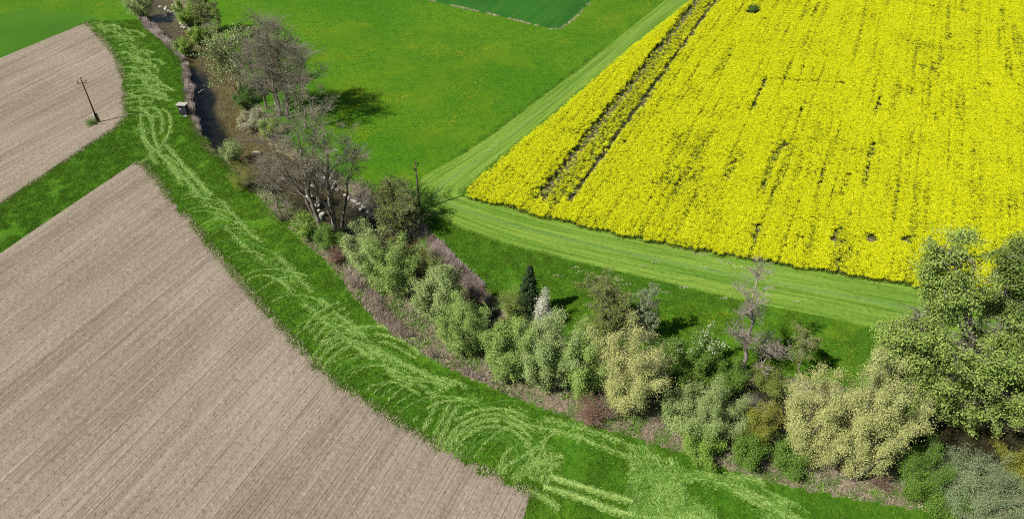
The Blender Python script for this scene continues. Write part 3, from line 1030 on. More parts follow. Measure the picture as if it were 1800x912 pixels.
def build_rape():
    rg = np.random.default_rng(55)
    RU, RV = RUR, RVR
    uv = np.stack([rp @ RU, rp @ RV], 1)
    u = np.arange(uv[:, 0].min(), uv[:, 0].max(), 0.36)
    u = u + rg.normal(size=len(u)) * 0.03
    v = np.arange(uv[:, 1].min(), uv[:, 1].max(), 0.21)
    U, W_ = np.meshgrid(u, v)
    rowk = np.repeat(0.94 + 0.10 * rg.random((1, len(u))), len(v), 0)
    streakw = 1
    U = U + rg.normal(size=U.shape) * 0.055; W_ = W_ + rg.normal(size=W_.shape) * 0.08
    x = (U * RU[0] + W_ * RV[0]).ravel(); y = (U * RU[1] + W_ * RV[1]).ravel(); rowk = rowk.ravel()
    wob = (vnoise(x * 0.8, y * 0.8, 77) - 0.5) * 0.7 + (vnoise(x * 3, y * 3, 78) - 0.5) * 0.5
    k = inside(rp, x + wob, y + wob)
    x, y, rowk, Uf, Wf = x[k], y[k], rowk[k], U.ravel()[k], W_.ravel()[k]
    keep = np.full(len(x), 0.99) * rowk
    streak = vnoise(Uf * 2.3, Wf * 0.06, 3)
    keep *= np.where(streak < 0.20, 0.55, 1.0)
    patch = fbm(x * 0.09, y * 0.09, 12)
    edge, _, _ = dist_poly(x, y, rp)
    keep *= np.clip(1.25 - np.clip(0.50 - patch, 0, 1) * 1.6 * (edge > 3.0), 0.6, 1.05)
    low = np.zeros(len(x), bool)
    for x0, y0, x1, y1, hw, fr in GAPS:
        a = at(x0, y0, 0.4); b = at(x1, y1, 0.4)
        d, _, _ = dist_poly(x, y, [a, b])
        d = d + (vnoise(x * 1.3, y * 1.3, 40) - 0.5) * hw * 0.9
        keep = np.where(d < hw, np.minimum(keep, fr), keep)
        if hw > 0.8 and fr < 1 and hw != 1.2:
            low |= d < hw
    s = rg.random(len(x)) < keep
    x, y, edge, patch, low, streak = x[s], y[s], edge[s], patch[s], low[s], streak[s]
    hh = 0.86 + 0.2 * fbm(x * 0.25, y * 0.25, 66) + 0.045 * rg.normal(size=len(x))
    hh = np.where(low, hh * 0.84, hh) * np.clip(0.80 + edge * 0.2, 0, 1)
    pts = np.stack([x, y, np.full(len(x), 0.0)], 1)
    rot = np.stack([rg.normal(size=len(x)) * 0.08, rg.normal(size=len(x)) * 0.08, rg.random(len(x)) * 6.283], 1)
    sparse = ((fbm(x * 0.35, y * 0.35, 91) + rg.random(len(x)) * 0.5 - patch * 0.25) > 0.86) | ((streak < 0.36) & (rg.random(len(x)) < 0.75))
    kind = np.where(low, np.where(rg.random(len(x)) < 0.72, 2, 1), np.where(sparse, 2, rg.integers(0, 2, len(x))))
    pr = [rape_proto('rape_plant', 74, 10, 1), rape_proto('rape_plant', 58, 12, 2), rape_proto('rape_plant', 20, 18, 3)]
    lab = ['dense yellow flowering rapeseed crop filling the large field on the right', 'yellow rapeseed plants mixed through the flowering field',
           'greener thinner rapeseed plants along the wheel tracks of the yellow field']
    for i in range(3):
        m = kind == i
        scatter('rapeseed_crop', pts[m], hh[m], rot[m], pr[i], lab[i], 'crop')
    print('rape plants', len(x))


sheet('rape_field_soil', [(x, y) for x, y in RAPE], M['rape_floor'], 0.020)
build_rape()


def tuft_proto(name, seed, rad, n, hlo, hhi, wd):
    rg = np.random.default_rng(seed)
    a = 2 * math.pi * rg.random(n); r = rad * np.sqrt(rg.random(n))
    pos = np.stack([r * np.cos(a), r * np.sin(a), np.full(n, -0.02)], 1)
    cl = vnoise(pos[:, 0] * 4 + 50, pos[:, 1] * 4 + seed, seed)
    d = unit(np.stack([rg.normal(size=n) * 0.55, rg.normal(size=n) * 0.55, np.ones(n)], 1))
    me = blades_mesh(name, pos, d, (hlo + (hhi - hlo) * rg.random(n)) * (0.5 + cl), np.full(n, wd), rg, np.clip(cl * 0.6 + rg.random(n) * 0.4, 0, 1))
    me.materials.append(M['grass'])
    return proto_obj(name, me)


def build_meadow():
    rg = np.random.default_rng(5)
    n = 62000
    # even cover in the picture's ground area, thinned with distance
    x = rg.uniform(-105, 90, n * 3); y = rg.uniform(24, 150, n * 3)
    dep = y * CD + H * SD
    px = 900 + x / dep * F; 
    ok = (px > -120) & (px < 1930)
    x, y = x[ok], y[ok]
    bad = inside(ats([(330, -70), (380, 60), (440, 160), (560, 290), (640, 320), (725, 330), (900, 205), (1175, 0), (1250, -70)])[:, :2], x, y)
    jx = (vnoise(x * 1.3, y * 1.3, 71) - 0.5) * 1.3; jy = (vnoise(x * 1.3, y * 1.3, 72) - 0.5) * 1.3
    bad |= inside(LF, x + jx, y + jy) | inside(UF, x + jx, y + jy) | inside(rp, x, y) | inside(STRIP, x, y) | inside(CORRIDOR, x, y)
    for pl in ([(-300, 226), (0, 103), (149, 41), (140, 24), (60, 16), (0, 27), (-300, 75)], [(757, 2), (860, 25), (975, 52), (1004, 38), (1036, 6), (1095, -70), (520, -70)]):
        bad |= inside(ats(pl)[:, :2], x, y)
    x, y = x[~bad], y[~bad]
    keep = fbm(x * 0.4, y * 0.4, 17) > 0.30
    x, y = x[keep], y[keep]
    if len(x) > n:
        x, y = x[:n], y[:n]
    pts = np.stack([x, y, np.zeros(len(x))], 1)
    s = 0.7 + 0.6 * rg.random(len(x)); rot = np.stack([np.zeros(len(x)), np.zeros(len(x)), rg.random(len(x)) * 6.283], 1)
    sel = rg.integers(0, 3, len(x))
    for i in range(3):
        m = sel == i
        scatter('meadow_grass', pts[m], s[m], rot[m], tuft_proto('grass_tuft', 20 + i, 0.55, 46, 0.07, 0.20, 0.055),
                'fresh green meadow grass between the fields and the stream', 'grass')
    print('tufts', len(x))


build_meadow()

# ------------------------------------------------------------------ cut grass lying in swaths on the left strip
HAY = [[], []]


def swath(px_line, width, dens, lo=0.28, hi=0.6, wide=0.085, spread=0.35, pile=0.07, kind=0, world=False, fade=False, break_=0.0):
    rg = HAYRG
    pl = np.asarray(px_line, float)[:, :2] if world else ats(px_line)[:, :2]
    pl = resample(chaikin(pl, 2) if len(pl) > 2 else pl, 0.4)
    seg = np.diff(pl, axis=0); L = np.linalg.norm(seg, axis=1)
    tot = L.sum(); n = int(tot * dens * 0.85); width = width * 0.72
    if n < 1: return
    c = np.r_[0, np.cumsum(L)]
    s = rg.random(n) * tot
    if break_:
        s = s[(vnoise(s * 0.55, np.full(n, pl[0, 0]), 6) > break_)]
    if fade:
        s = s[rg.random(len(s)) < 0.25 + 0.75 * s / tot]
    n = len(s)
    i = np.minimum(np.searchsorted(c, s) - 1, len(seg) - 1); i = np.maximum(i, 0)
    tdir = seg[i] / np.maximum(L[i], 1e-6)[:, None]
    p = pl[i] + tdir * (s - c[i])[:, None]
    nr = np.stack([-tdir[:, 1], tdir[:, 0]], 1)
    off = rg.normal(size=n) * width * 0.5
    p = p + nr * off[:, None]
    a = rg.normal(size=n) * spread
    d = tdir * np.cos(a)[:, None] + nr * np.sin(a)[:, None]
    z = 0.03 + pile * np.exp(-(off / (width * 0.5 + 1e-6)) ** 2) * rg.random(n)
    HAY[kind].append(np.c_[p, z, d, (rg.normal(size=n) * 0.15), lo + (hi - lo) * rg.random(n), np.full(n, wide) * (0.6 + 0.8 * rg.random(n)), np.clip(0.30 + rg.normal(size=n) * 0.30 + z * 2.0, 0, 1)])


def hay_fill(poly_px, n, spread=0.8, base=0.3, kind=0, thr=0.42, sc_=0.35):
    rg = HAYRG
    P = ats(poly_px)[:, :2]
    x = rg.uniform(P[:, 0].min(), P[:, 0].max(), n * 3); y = rg.uniform(P[:, 1].min(), P[:, 1].max(), n * 3)
    k = inside(P, x, y); x, y = x[k][:n], y[k][:n]
    q = fbm(x * sc_ + 0.3 * vnoise(x * .2, y * .2, 3), y * sc_ * 1.2, 61)
    k = q > thr + rg.normal(size=len(x)) * 0.05
    x, y, q = x[k], y[k], q[k]
    a = base + (vnoise(x * 0.22, y * 0.22, 44) - 0.5) * 4 + rg.normal(size=len(x)) * spread
    m = len(x)
    z = 0.03 + 0.3 * np.clip(q - thr, 0, 1) + 0.08 * rg.random(m)
    HAY[kind].append(np.c_[x, y, z, np.cos(a), np.sin(a), rg.normal(size=m) * 0.15, 0.3 + 0.4 * rg.random(m), np.full(m, 0.085), np.clip(0.30 + (q - thr) * 1.5 + rg.normal(size=m) * 0.25, 0, 1)])


HAYRG = np.random.default_rng(99)
WIN_LOW = [(255, 262), (300, 290), (350, 330), (400, 380), (432, 418), (478, 452), (522, 500), (562, 540), (612, 580), (662, 622), (722, 662), (785, 690), (855, 712), (930, 735), (962, 765)]
WIN_UP = [(178, 44), (212, 60), (240, 90), (258, 125), (268, 160), (264, 200), (252, 240)]


def rays(edge_px, win_px, step, fwd, width, dens, skip=0.15, straight=0.5, kind=1):
    rg = HAYRG
    E = resample(ats(edge_px)[:, :2], step); Wd = resample(chaikin(ats(win_px)[:, :2], 2), 0.5)
    for e in E:
        if rg.random() < skip: continue
        j = int(np.argmin(np.hypot(*(Wd - (e + RV * 3.0)).T)))
        j2 = min(len(Wd) - 1, j + int((fwd * (0.5 + rg.random())) / 0.5))
        tgt = Wd[j2] + rg.normal(size=2) * 0.8
        dist = np.linalg.norm(Wd[j] - e)
        ctrl = e + RV * dist * (0.75 + 0.3 * rg.random())
        t = np.linspace(0.02 + 0.15 * rg.random(), 1.0, 14)[:, None]
        pts = (1 - t) ** 2 * e + 2 * t * (1 - t) * ctrl + t * t * tgt
        swath(pts, width * (0.6 + 0.8 * rg.random()), dens * (0.5 + rg.random()), world=True, fade=True, kind=kind if rg.random() < 0.62 else 0, spread=0.22, break_=0.18)


LEDGE = LOWER_FIELD[2:13]
rays(LEDGE, WIN_LOW, 0.95, 5.0, 0.24, 60)
UEDGE = UPPER_FIELD[0:6]


def rays_up():
    rg = HAYRG
    E = resample(ats(UEDGE)[:, :2], 1.25); Wd = resample(chaikin(ats(WIN_UP)[:, :2], 2), 0.5)
    n = len(E)
    for i, e in enumerate(E):
        if rg.random() < 0.1: continue
        f = i / n
        j = min(len(Wd) - 1, int(f * 0.92 * len(Wd)))
        tgt = Wd[j] + rg.normal(size=2) * 1.0
        mid = (e + tgt) / 2 + np.array((0, 1.2 + 1.2 * rg.random()))
        t = np.linspace(0.02, 1.1, 12)[:, None]
        pts = (1 - t) ** 2 * e + 2 * t * (1 - t) * mid + t * t * tgt
        pts = pts + (vnoise(t * 3, t * 0 + i, 3) - .5) * 0.8
        swath(pts, 0.34, 62, world=True, lo=0.45, hi=0.95, wide=0.15, kind=0 if rg.random() < 0.6 else 1, spread=0.3, fade=True, break_=0.15)


rays_up()
swath(WIN_LOW, 2.0, 40, spread=0.7, kind=0, break_=0.45)
swath(WIN_LOW, 4.0, 28, spread=1.0, kind=1, break_=0.3)
swath([(x + 10, y - 4) for x, y in WIN_LOW[:10]], 0.6, 70, spread=0.3, kind=0, break_=0.35)
swath([(x - 12, y + 8) for x, y in WIN_LOW[1:12]], 0.6, 60, spread=0.35, kind=0, break_=0.4)
swath(WIN_UP, 2.6, 26, spread=0.9, lo=0.45, hi=1.0, wide=0.15, kind=0, break_=0.25)
swath(WIN_UP, 5.0, 34, spread=1.1, lo=0.45, hi=1.0, wide=0.15, kind=1)
for k in range(26):      # tangled short rows in the upper windrow
    j = HAYRG.integers(0, len(WIN_UP) - 2); f = HAYRG.random()
    cx = WIN_UP[j][0] * (1 - f) + WIN_UP[j + 1][0] * f + HAYRG.normal() * 14; cy = WIN_UP[j][1] * (1 - f) + WIN_UP[j + 1][1] * f + HAYRG.normal() * 4
    a = HAYRG.normal() * 0.5 + 0.2
    swath([(cx - 13, cy + 5 * a), (cx, cy - 3), (cx + 12, cy - 4 * a), (cx + 17, cy + 7)], 0.45, 70, lo=0.5, hi=1.0, wide=0.16, kind=0)
# the oval tracks and cross rows below the upper windrow
for ln in ([(246, 170), (249, 195), (247, 222), (256, 246), (272, 268)], [(285, 193), (299, 200), (302, 222), (293, 245), (277, 266)],
           [(270, 200), (267, 222), (272, 245), (279, 262)], [(271, 200), (281, 196), (287, 212), (284, 235)],
           [(222, 168), (245, 160), (270, 160), (290, 168)], [(222, 175), (248, 168), (272, 169), (300, 178)], [(222, 182), (246, 178), (268, 181)]):
    swath(ln, 0.46, 90, lo=0.35, hi=0.8, wide=0.12, kind=0, spread=0.2)
for ln in ([(250, 240), (262, 262), (276, 290)], [(225, 300), (258, 280), (290, 262)], [(292, 255), (330, 300), (372, 345)], [(276, 268), (318, 305), (352, 345)],
           [(296, 292), (320, 318)]):
    swath(ln, 0.6, 90, lo=0.4, hi=0.8, wide=0.11, kind=0, spread=0.25)
# big concentric arcs
for k in range(6):
    r = 0.52 + 0.11 * k
    cx, cy = 655, 700
    pl = [(cx + 120 * r * math.cos(a), cy - 118 * r * math.sin(a)) for a in np.linspace(3.0, 0.75, 12)]
    swath(pl, 0.45, 60, kind=0 if k > 2 else 1, spread=0.3, break_=0.25)
for k in range(6):
    r = 0.50 + 0.125 * k
    cx, cy = 868, 812
    pl = [(cx + 92 * r * math.cos(a), cy - 84 * r * math.sin(a)) for a in np.linspace(3.3, -0.45, 16)]
    swath(pl, 0.42, 75, kind=0 if k > 1 else 1, spread=0.3, break_=0.25)
for k in range(5):
    swath([(572 - k * 9, 620 - k * 11), (592 - k * 9, 590 - k * 10), (630 - k * 8, 575 - k * 11)], 0.5, 60, kind=0, spread=0.3, break_=0.2)
for ln in ([(745, 757), (757, 728), (770, 705)], [(765, 765), (776, 740), (790, 710)], [(772, 775), (790, 738), (806, 712)], [(876, 835), (884, 805), (900, 785)]):
    swath(ln, 0.5, 80, kind=0, spread=0.25)
for ln in ([(905, 850), (925, 825), (960, 808), (990, 800)], [(900, 842), (930, 812), (985, 815)], [(880, 830), (920, 800), (950, 785)], [(930, 862), (950, 872), (985, 896)],
           [(945, 868), (975, 885)]):
    swath(ln, 0.55, 95, kind=0, spread=0.3)
for ln, wd in (([(968, 838), (1000, 848), (1040, 862), (1080, 872), (1112, 882)], 0.5), ([(956, 856), (1000, 868), (1050, 886), (1085, 900), (1112, 904)], 0.55)):
    swath(ln, wd, 210, lo=0.25, hi=0.5, wide=0.11, kind=0, spread=0.5, pile=0.22)
for ln in ([(955, 736), (1000, 746), (1060, 765), (1110, 785)], [(955, 752), (1000, 762), (1060, 785), (1110, 805)]):
    swath(ln, 0.75, 60, kind=0, spread=0.3)
for ln in ([(1112, 782), (1114, 820), (1117, 858), (1118, 900)], [(1136, 782), (1139, 815), (1145, 850)], [(1150, 800), (1165, 825), (1190, 850)], [(1175, 805), (1190, 828), (1215, 848)],
           [(1122, 812), (1150, 840), (1200, 860)], [(1230, 840), (1290, 850), (1350, 885), (1400, 912)], [(1275, 838), (1320, 840), (1345, 850)],
           [(1290, 862), (1340, 885), (1400, 915), (1450, 935)]):
    swath(ln, 1.0, 110, kind=0, spread=0.35)
hay_fill([(1095, 868), (1120, 812), (1200, 822), (1290, 840), (1350, 862), (1400, 885), (1450, 915), (1480, 960), (1095, 960)], 16000, kind=0, thr=0.47)
hay_fill([(1095, 868), (1120, 812), (1200, 822), (1290, 840), (1350, 862), (1400, 885), (1450, 915), (1480, 960), (1095, 960)], 7000, kind=1, thr=0.42)
for k in range(24):
    cx, cy = HAYRG.uniform(600, 800), 0
    cy = 600 + (cx - 600) * 0.42 + HAYRG.normal() * 8
    swath([(cx, cy), (cx + 14, cy + 3 + HAYRG.normal() * 3), (cx + 26, cy + 14)], 0.5, 70, kind=0, spread=0.3)


def build_hay():
    for i, (nm, lab, mt) in enumerate((('cut_grass', 'pale green cut grass lying in windrows and arcs along the left strip', 'hay'),
                                       ('cut_grass', 'darker green cut grass raked in rows beside the tilled field', 'hay_green'))):
        A = np.concatenate(HAY[i])
        jx = (vnoise(A[:, 0] * 1.5, A[:, 1] * 1.5, 71) - 0.5) * 0.9
        A = A[~(inside(LF, A[:, 0] + jx, A[:, 1]) | inside(UF, A[:, 0] + jx, A[:, 1]))]
        px = A[:, :3]; d = unit(A[:, 3:6])
        rg = np.random.default_rng(3)
        nr = unit(np.cross(d, np.array((0, 0, 1.0)) + rg.normal(size=d.shape) * 0.25))
        L = A[:, 6:7]; wv = A[:, 7:8]
        c = px
        V = np.stack([c - d * L * .5, c + nr * wv * .5, c + d * L * .5, c - nr * wv * .5], 1).reshape(-1, 3)
        V[:, 2] = np.maximum(V[:, 2], 0.012)
        me = mesh_np(nm, V, np.arange(len(V)).reshape(-1, 4), False, dict(tint=np.repeat(A[:, 8], 4)))
        tag(obj(nm, me, M[mt]), lab, 'cut grass', kind='stuff')
        print('hay', i, len(A))


build_hay()

# ------------------------------------------------------------------ bank undergrowth and field rims


def band_blades(name, label, cat, mat, n, mask, hlo, hhi, width, seed, lean=0.5, poly=None, thr=0.5, ns=0.25):
    rg = np.random.default_rng(seed)
    P = CORRIDOR if poly is None else poly
    x = rg.uniform(P[:, 0].min(), P[:, 0].max(), n * 14); y = rg.uniform(max(20, P[:, 1].min()), min(190, P[:, 1].max()), n * 14)
    k = inside(P, x, y); x, y = x[k], y[k]
    z, d, dd, side, hw, ins = ground_fields(x, y)
    k = (dd > hw + 0.5)
    q = fbm(x * ns, y * ns, seed) + 0.25 * mask(x, y, side, d, hw)
    k &= q > thr
    x, y, z = x[k][:n], y[k][:n], z[k][:n]
    m = len(x)
    clump = vnoise(x * 1.2, y * 1.2, seed + 1)
    dv = unit(np.stack([rg.normal(size=m) * lean + (vnoise(x * .6, y * .6, 4) - .5) * 1.2, rg.normal(size=m) * lean + (vnoise(x * .6, y * .6, 8) - .5) * 1.2, np.full(m, 0.8)], 1))
    L = (hlo + (hhi - hlo) * rg.random(m)) * (0.5 + clump)
    me = blades_mesh(name, np.stack([x, y, z - 0.03], 1), dv, L, width * (0.6 + 0.8 * rg.random(m)), rg)
    print(name, m)
    return tag(obj(name, me, M[mat]), label, cat, kind='stuff')


band_blades('dry_brambles', 'dry pinkish brown brambles and dead stems covering the stream banks', 'undergrowth', 'dry', 52000,
            lambda x, y, s, d, hw: np.where(d > hw + 1.0, 0.5, 0.0), 0.25, 0.70, 0.06, 201, 0.65, thr=0.42)
band_blades('straw_tussocks', 'straw coloured dead grass along the edge of the banks', 'undergrowth', 'straw', 34000,
            lambda x, y, s, d, hw: np.where(d > hw + 2.5, 0.6, -0.4), 0.2, 0.5, 0.055, 211, 0.7, thr=0.52)
band_blades('bank_herbs', 'low green herbs and nettles growing between the bank shrubs', 'undergrowth', 'herb', 70000,
            lambda x, y, s, d, hw: np.where(d < hw + 3.5, 0.35, 0.0), 0.15, 0.45, 0.12, 221, 0.6, thr=0.42)


def reed_bed(label, pl_px, n, hlo, hhi, seed, mat='dry', thr=0.0):
    P = ats(pl_px)[:, :2]
    return band_blades('reed_bed', label, 'reeds', mat, n, lambda x, y, s, d, hw: np.ones(len(x)), hlo, hhi, 0.075, seed, 0.28, poly=P, thr=thr)


reed_bed('pinkish grey dead reeds along the left bank of the upper stream', [(252, 36), (275, 38), (312, 72), (330, 92), (318, 104), (296, 82), (258, 52)], 12000, 0.6, 1.2, 231, 'reed')
reed_bed('grey pink reed strip between the dark pool and the grass beside the hut', [(322, 108), (342, 104), (352, 150), (362, 200), (392, 252), (385, 268), (348, 228), (331, 195), (326, 150)], 18000, 0.6, 1.2, 232, 'reed')
reed_bed('brown pink brambles on the slope below the grey green willows', [(590, 455), (625, 462), (680, 545), (760, 620), (830, 650), (850, 672), (775, 640), (700, 595), (640, 540)], 11000, 0.35, 0.8, 233, thr=0.74)
reed_bed('tangled pale dead stems on the right bank beside the meadow', [(705, 400), (745, 398), (800, 455), (850, 500), (872, 545), (850, 560), (800, 510), (740, 450)], 15000, 0.35, 0.8, 234, 'reed', thr=0.66)
reed_bed('straw coloured bank grass above the dark water under the big leafing tree', [(1590, 748), (1700, 738), (1830, 728), (1830, 768), (1720, 770), (1640, 764)], 14000, 0.3, 0.8, 235, 'straw')


def rim(name, label, pl_px, n, wd, seed, mat, hlo=0.15, hhi=0.4):
    rg = np.random.default_rng(seed)
    pl = resample(ats(pl_px)[:, :2], 0.3)
    i = rg.integers(0, len(pl), n)
    p = pl[i] + rg.normal(size=(n, 2)) * wd
    k = vnoise(p[:, 0] * .5, p[:, 1] * .5, seed) > 0.28
    p = p[k]; m = len(p)
    dv = unit(np.stack([rg.normal(size=m), rg.normal(size=m), np.full(m, 0.7)], 1))
    me = blades_mesh(name, np.c_[p, np.full(m, 0.0)], dv, hlo + (hhi - hlo) * rg.random(m), np.full(m, 0.07), rg)
    tag(obj(name, me, M[mat]), label, 'grass', kind='stuff')


rim('field_rim_grass', 'yellowish dry grass rim along the near tilled field', LOWER_FIELD[0:13], 9000, 0.30, 301, 'straw')
rim('field_rim_grass', 'pale grass rim along the far tilled field', UPPER_FIELD[0:8], 6000, 0.28, 302, 'straw')
rim('field_rim_grass', 'green grass tufts creeping onto the edge of the near tilled field', LOWER_FIELD[0:14], 15000, 0.42, 305, 'grass', 0.12, 0.4)
rim('field_rim_grass', 'green grass tufts creeping onto the edge of the far tilled field', UPPER_FIELD[0:8], 9000, 0.42, 306, 'grass', 0.12, 0.4)
rim('field_rim_grass', 'straw pale grass line along the edge of the dark cereal field', [(757, 2), (860, 25), (945, 46)], 1700, 0.16, 303, 'straw', 0.2, 0.5)
rim('field_rim_grass', 'pale dry grass at the corner of the dark cereal field', [(965, 52), (985, 51), (1004, 38), (1036, 6)], 450, 0.2, 304, 'straw', 0.2, 0.5)


def clippings():
    rg = np.random.default_rng(12)
    V = []
    for cx, cy, s in ((1190, 428, 12), (1205, 437, 8), (1235, 447, 6), (1265, 458, 5), (1278, 463, 5), (1322, 472, 8), (1300, 470, 3), (1130, 468, 3), (1150, 462, 3), (1060, 487, 8), (1085, 492, 6),
                      (1100, 500, 5), (1205, 505, 6), (1275, 525, 5), (1170, 514, 4), (1010, 470, 4),  (1020, 478, 4), (1400, 530, 4), (1360, 508, 4), (1222, 445, 4), (1240, 470, 3), (980, 485, 4)):
        m = s * 4
        q = np.stack([cx + rg.normal(size=m) * s * 1.1, cy + rg.normal(size=m) * s * 0.24], 1)
        V.append(ats(q))
    p = np.concatenate(V); p[:, 2] = 0.07
    me = leaf_mesh('dry_clippings', [leaves_arrays(p, 0.2, rg, 1.5, 0.5)])
    tag(obj('dry_clippings', me, M['pale_shrub']), 'pale dry clippings scattered over the mown strip and lower meadow', 'clippings', kind='stuff')


clippings()

# ------------------------------------------------------------------ trees and shrubs
# upper reach
shrub('willow_shrub', 'grey green shrub at the very top of the stream on the left bank', 252, 34, -22, 52, 'willow', 4500, 0.26)
shrub('leafy_shrub', 'tall fresh green shrub on the right bank at the top of the stream', 338, 52, -6, 58, 'bright', 6000, 0.28, group=None)
bare_tree('thin_tree', 'thin olive twigged tree behind the fresh green shrub at the top', 362, 66, 352, -18, 42, n1=14, n2=7, n3=6, n4=3, r0=0.14, leafmat='olive', nleaf=4200, leaf=0.24)
bare_tree('thin_tree', 'slender bare tree at the right of the topmost stream shrubs', 382, 82, 376, 2, 24, n1=12, n2=6, n3=5, n4=2, r0=0.12, leafmat='olive', nleaf=1600, leaf=0.22)
shrub('leafy_shrub', 'low rounded green shrub above the white boulders on the right bank', 352, 80, 46, 38, 'bright', 3600, 0.27)
shrub('leafy_shrub', 'yellowish green bush where the upper stream narrows on the right', 388, 98, 62, 34, 'bright', 3000, 0.27)
shrub('leafy_shrub', 'small green bush alone on the left bank among the grey reeds', 326, 100, 66, 34, 'bright', 3000, 0.27)
bare_tree('willow_tree', 'hazy grey green willow tree leaning over the stream above the dark pool', 424, 172, 402, 52, 92, n1=14, n2=6, n3=5, n4=3, r0=0.16, leafmat='willow', nleaf=11000, leaf=0.24, forks=2, clear=0.15)
# upper group of bare trees
bare_tree('bare_tree', 'tallest bare grey tree of the upper group', 489, 204, 464, 10, 92, group='bare trees of the upper group', r0=0.26, forks=2, n1=14, n2=8, n3=5, n4=3, clear=0.22)
bare_tree('bare_tree', 'bare tree with a pale lower trunk right of the tallest one', 505, 210, 498, 36, 92, group='bare trees of the upper group', r0=0.24, forks=2, n1=14, n2=8, n3=5, n4=3, clear=0.25)
bare_tree('bare_tree', 'bare tree at the left side of the upper group leaning to the left', 470, 192, 428, 66, 76, group='bare trees of the upper group', r0=0.2, n1=16, n2=7, n3=6, n4=3, forks=1, clear=0.2)
bare_tree('bare_tree', 'shorter bare tree at the right side of the upper group', 535, 226, 530, 76, 82, group='bare trees of the upper group', r0=0.18, n1=15, n2=7, n3=6, n4=3, clear=0.2)
bare_tree('bare_tree', 'bare slim tree standing behind the middle of the upper group', 517, 186, 508, 66, 60, group='bare trees of the upper group', r0=0.17, n4=3, clear=0.2)
shrub('leafy_shrub', 'dark green bush at the foot of the upper bare trees', 436, 192, 150, 54, 'deep', 3800, 0.24, dome=0.6)
shrub('blossom_shrub', 'low pale blossoming shrub at the water edge below the upper bare trees', 446, 228, 196, 58, 'pale_shrub', 4200, 0.22, dome=0.6)
shrub('leafy_shrub', 'low yellow green shrub below the upper bare trees', 478, 240, 208, 48, 'bright', 3600, 0.22, dome=0.6)
# lower group of bare trees
bare_tree('bare_tree', 'large many stemmed bare tree in the middle of the lower group', 566, 412, 504, 182, 150, group='bare trees of the lower group', r0=0.34, forks=2, n1=13, n2=7, n3=5, n4=3, clear=0.22, twig='twig')
bare_tree('bare_tree', 'thick bare tree of the lower group standing by the dark water', 586, 404, 566, 186, 116, group='bare trees of the lower group', r0=0.32, forks=2, n1=11, n2=6, n3=5, n4=3, clear=0.25)
bare_tree('bare_tree', 'bare tree of the lower group with its crown arching out over the meadow', 594, 396, 632, 225, 80, group='bare trees of the lower group', r0=0.2, n1=10, n4=3, clear=0.55, taper=0.3)
bare_tree('bare_tree', 'smaller bare tree on the left bank of the lower group', 485, 366, 462, 270, 62, group='bare trees of the lower group', r0=0.16, n1=12, n2=6, n3=5, n4=3, clear=0.3)
shrub('twiggy_shrub', 'olive brown twiggy shrub on the left bank above the lower bare trees', 432, 336, 282, 56, 'olive_yellow', 2400, 0.15, plume=0.5)
shrub('willow_shrub', 'pale grey green bush on the left bank at the end of the dark pool', 412, 290, 246, 38, 'willow', 3000, 0.2)
shrub('twiggy_shrub', 'leafless brown thicket beneath the smaller left bare tree', 498, 392, 340, 62, 'olive', 500, 0.14, stems=14)
shrub('leafy_shrub', 'bright green sapling clump at the foot of the many stemmed bare tree', 540, 420, 372, 46, 'bright', 3000, 0.2)
shrub('leafy_shrub', 'rounded dark green bush at the grass edge below the bare trees', 578, 442, 398, 50, 'green', 4200, 0.18, dome=0.55)
shrub('twiggy_shrub', 'small purplish brown bush at the grass edge beside the dark green bush', 592, 464, 434, 34, 'red_twig', 900, 0.13, stems=16)
shrub('twiggy_shrub', 'leafless grey thicket on the right bank behind the white boulders', 632, 350, 318, 52, 'dry', 900, 0.14, stems=14)
shrub('twiggy_shrub', 'brown leafless bush between the boulders and the leaning olive tree', 668, 384, 338, 50, 'dry', 1200, 0.14, stems=16)
bare_tree('olive_tree', 'dense dark olive tree on the right bank beside the mown strip', 702, 416, 695, 318, 82, r0=0.18, forks=3, n1=14, n2=6, n3=5, n4=2, clear=0.08, leafmat='olive', nleaf=20000, leaf=0.16, taper=0.6)
# willows of the middle reach
shrub('willow_shrub', 'uppermost grey green willow of the middle row', 646, 482, 396, 78, 'willow', 9500, 0.20, stems=11)
shrub('willow_shrub', 'grey green willow right below the uppermost of the middle row', 692, 520, 410, 92, 'willow_green', 12000, 0.20, stems=12)
shrub('twiggy_shrub', 'olive twiggy bush on the right bank behind the upper willows', 752, 482, 434, 66, 'olive', 2600, 0.15, dome=0.6)
shrub('willow_shrub', 'pale willow with upright plumes in the middle of the row', 780, 572, 470, 100, 'willow', 14000, 0.20, stems=13, plume=0.6)
shrub('willow_shrub', 'darker green willow lobe just below the plumed pale willow', 815, 628, 520, 88, 'willow_green', 12000, 0.19, stems=12)
shrub('willow_shrub', 'broad rounded willow left of the yellow catkin willow', 905, 672, 552, 104, 'willow_green', 15000, 0.19, stems=14)
shrub('willow_shrub', 'wide willow directly below the white blossom tree', 968, 690, 548, 96, 'willow', 14000, 0.19, stems=13)
shrub('willow_shrub', 'narrower willow touching the left side of the yellow catkin willow', 1022, 705, 572, 78, 'willow_green', 11000, 0.19, stems=11)


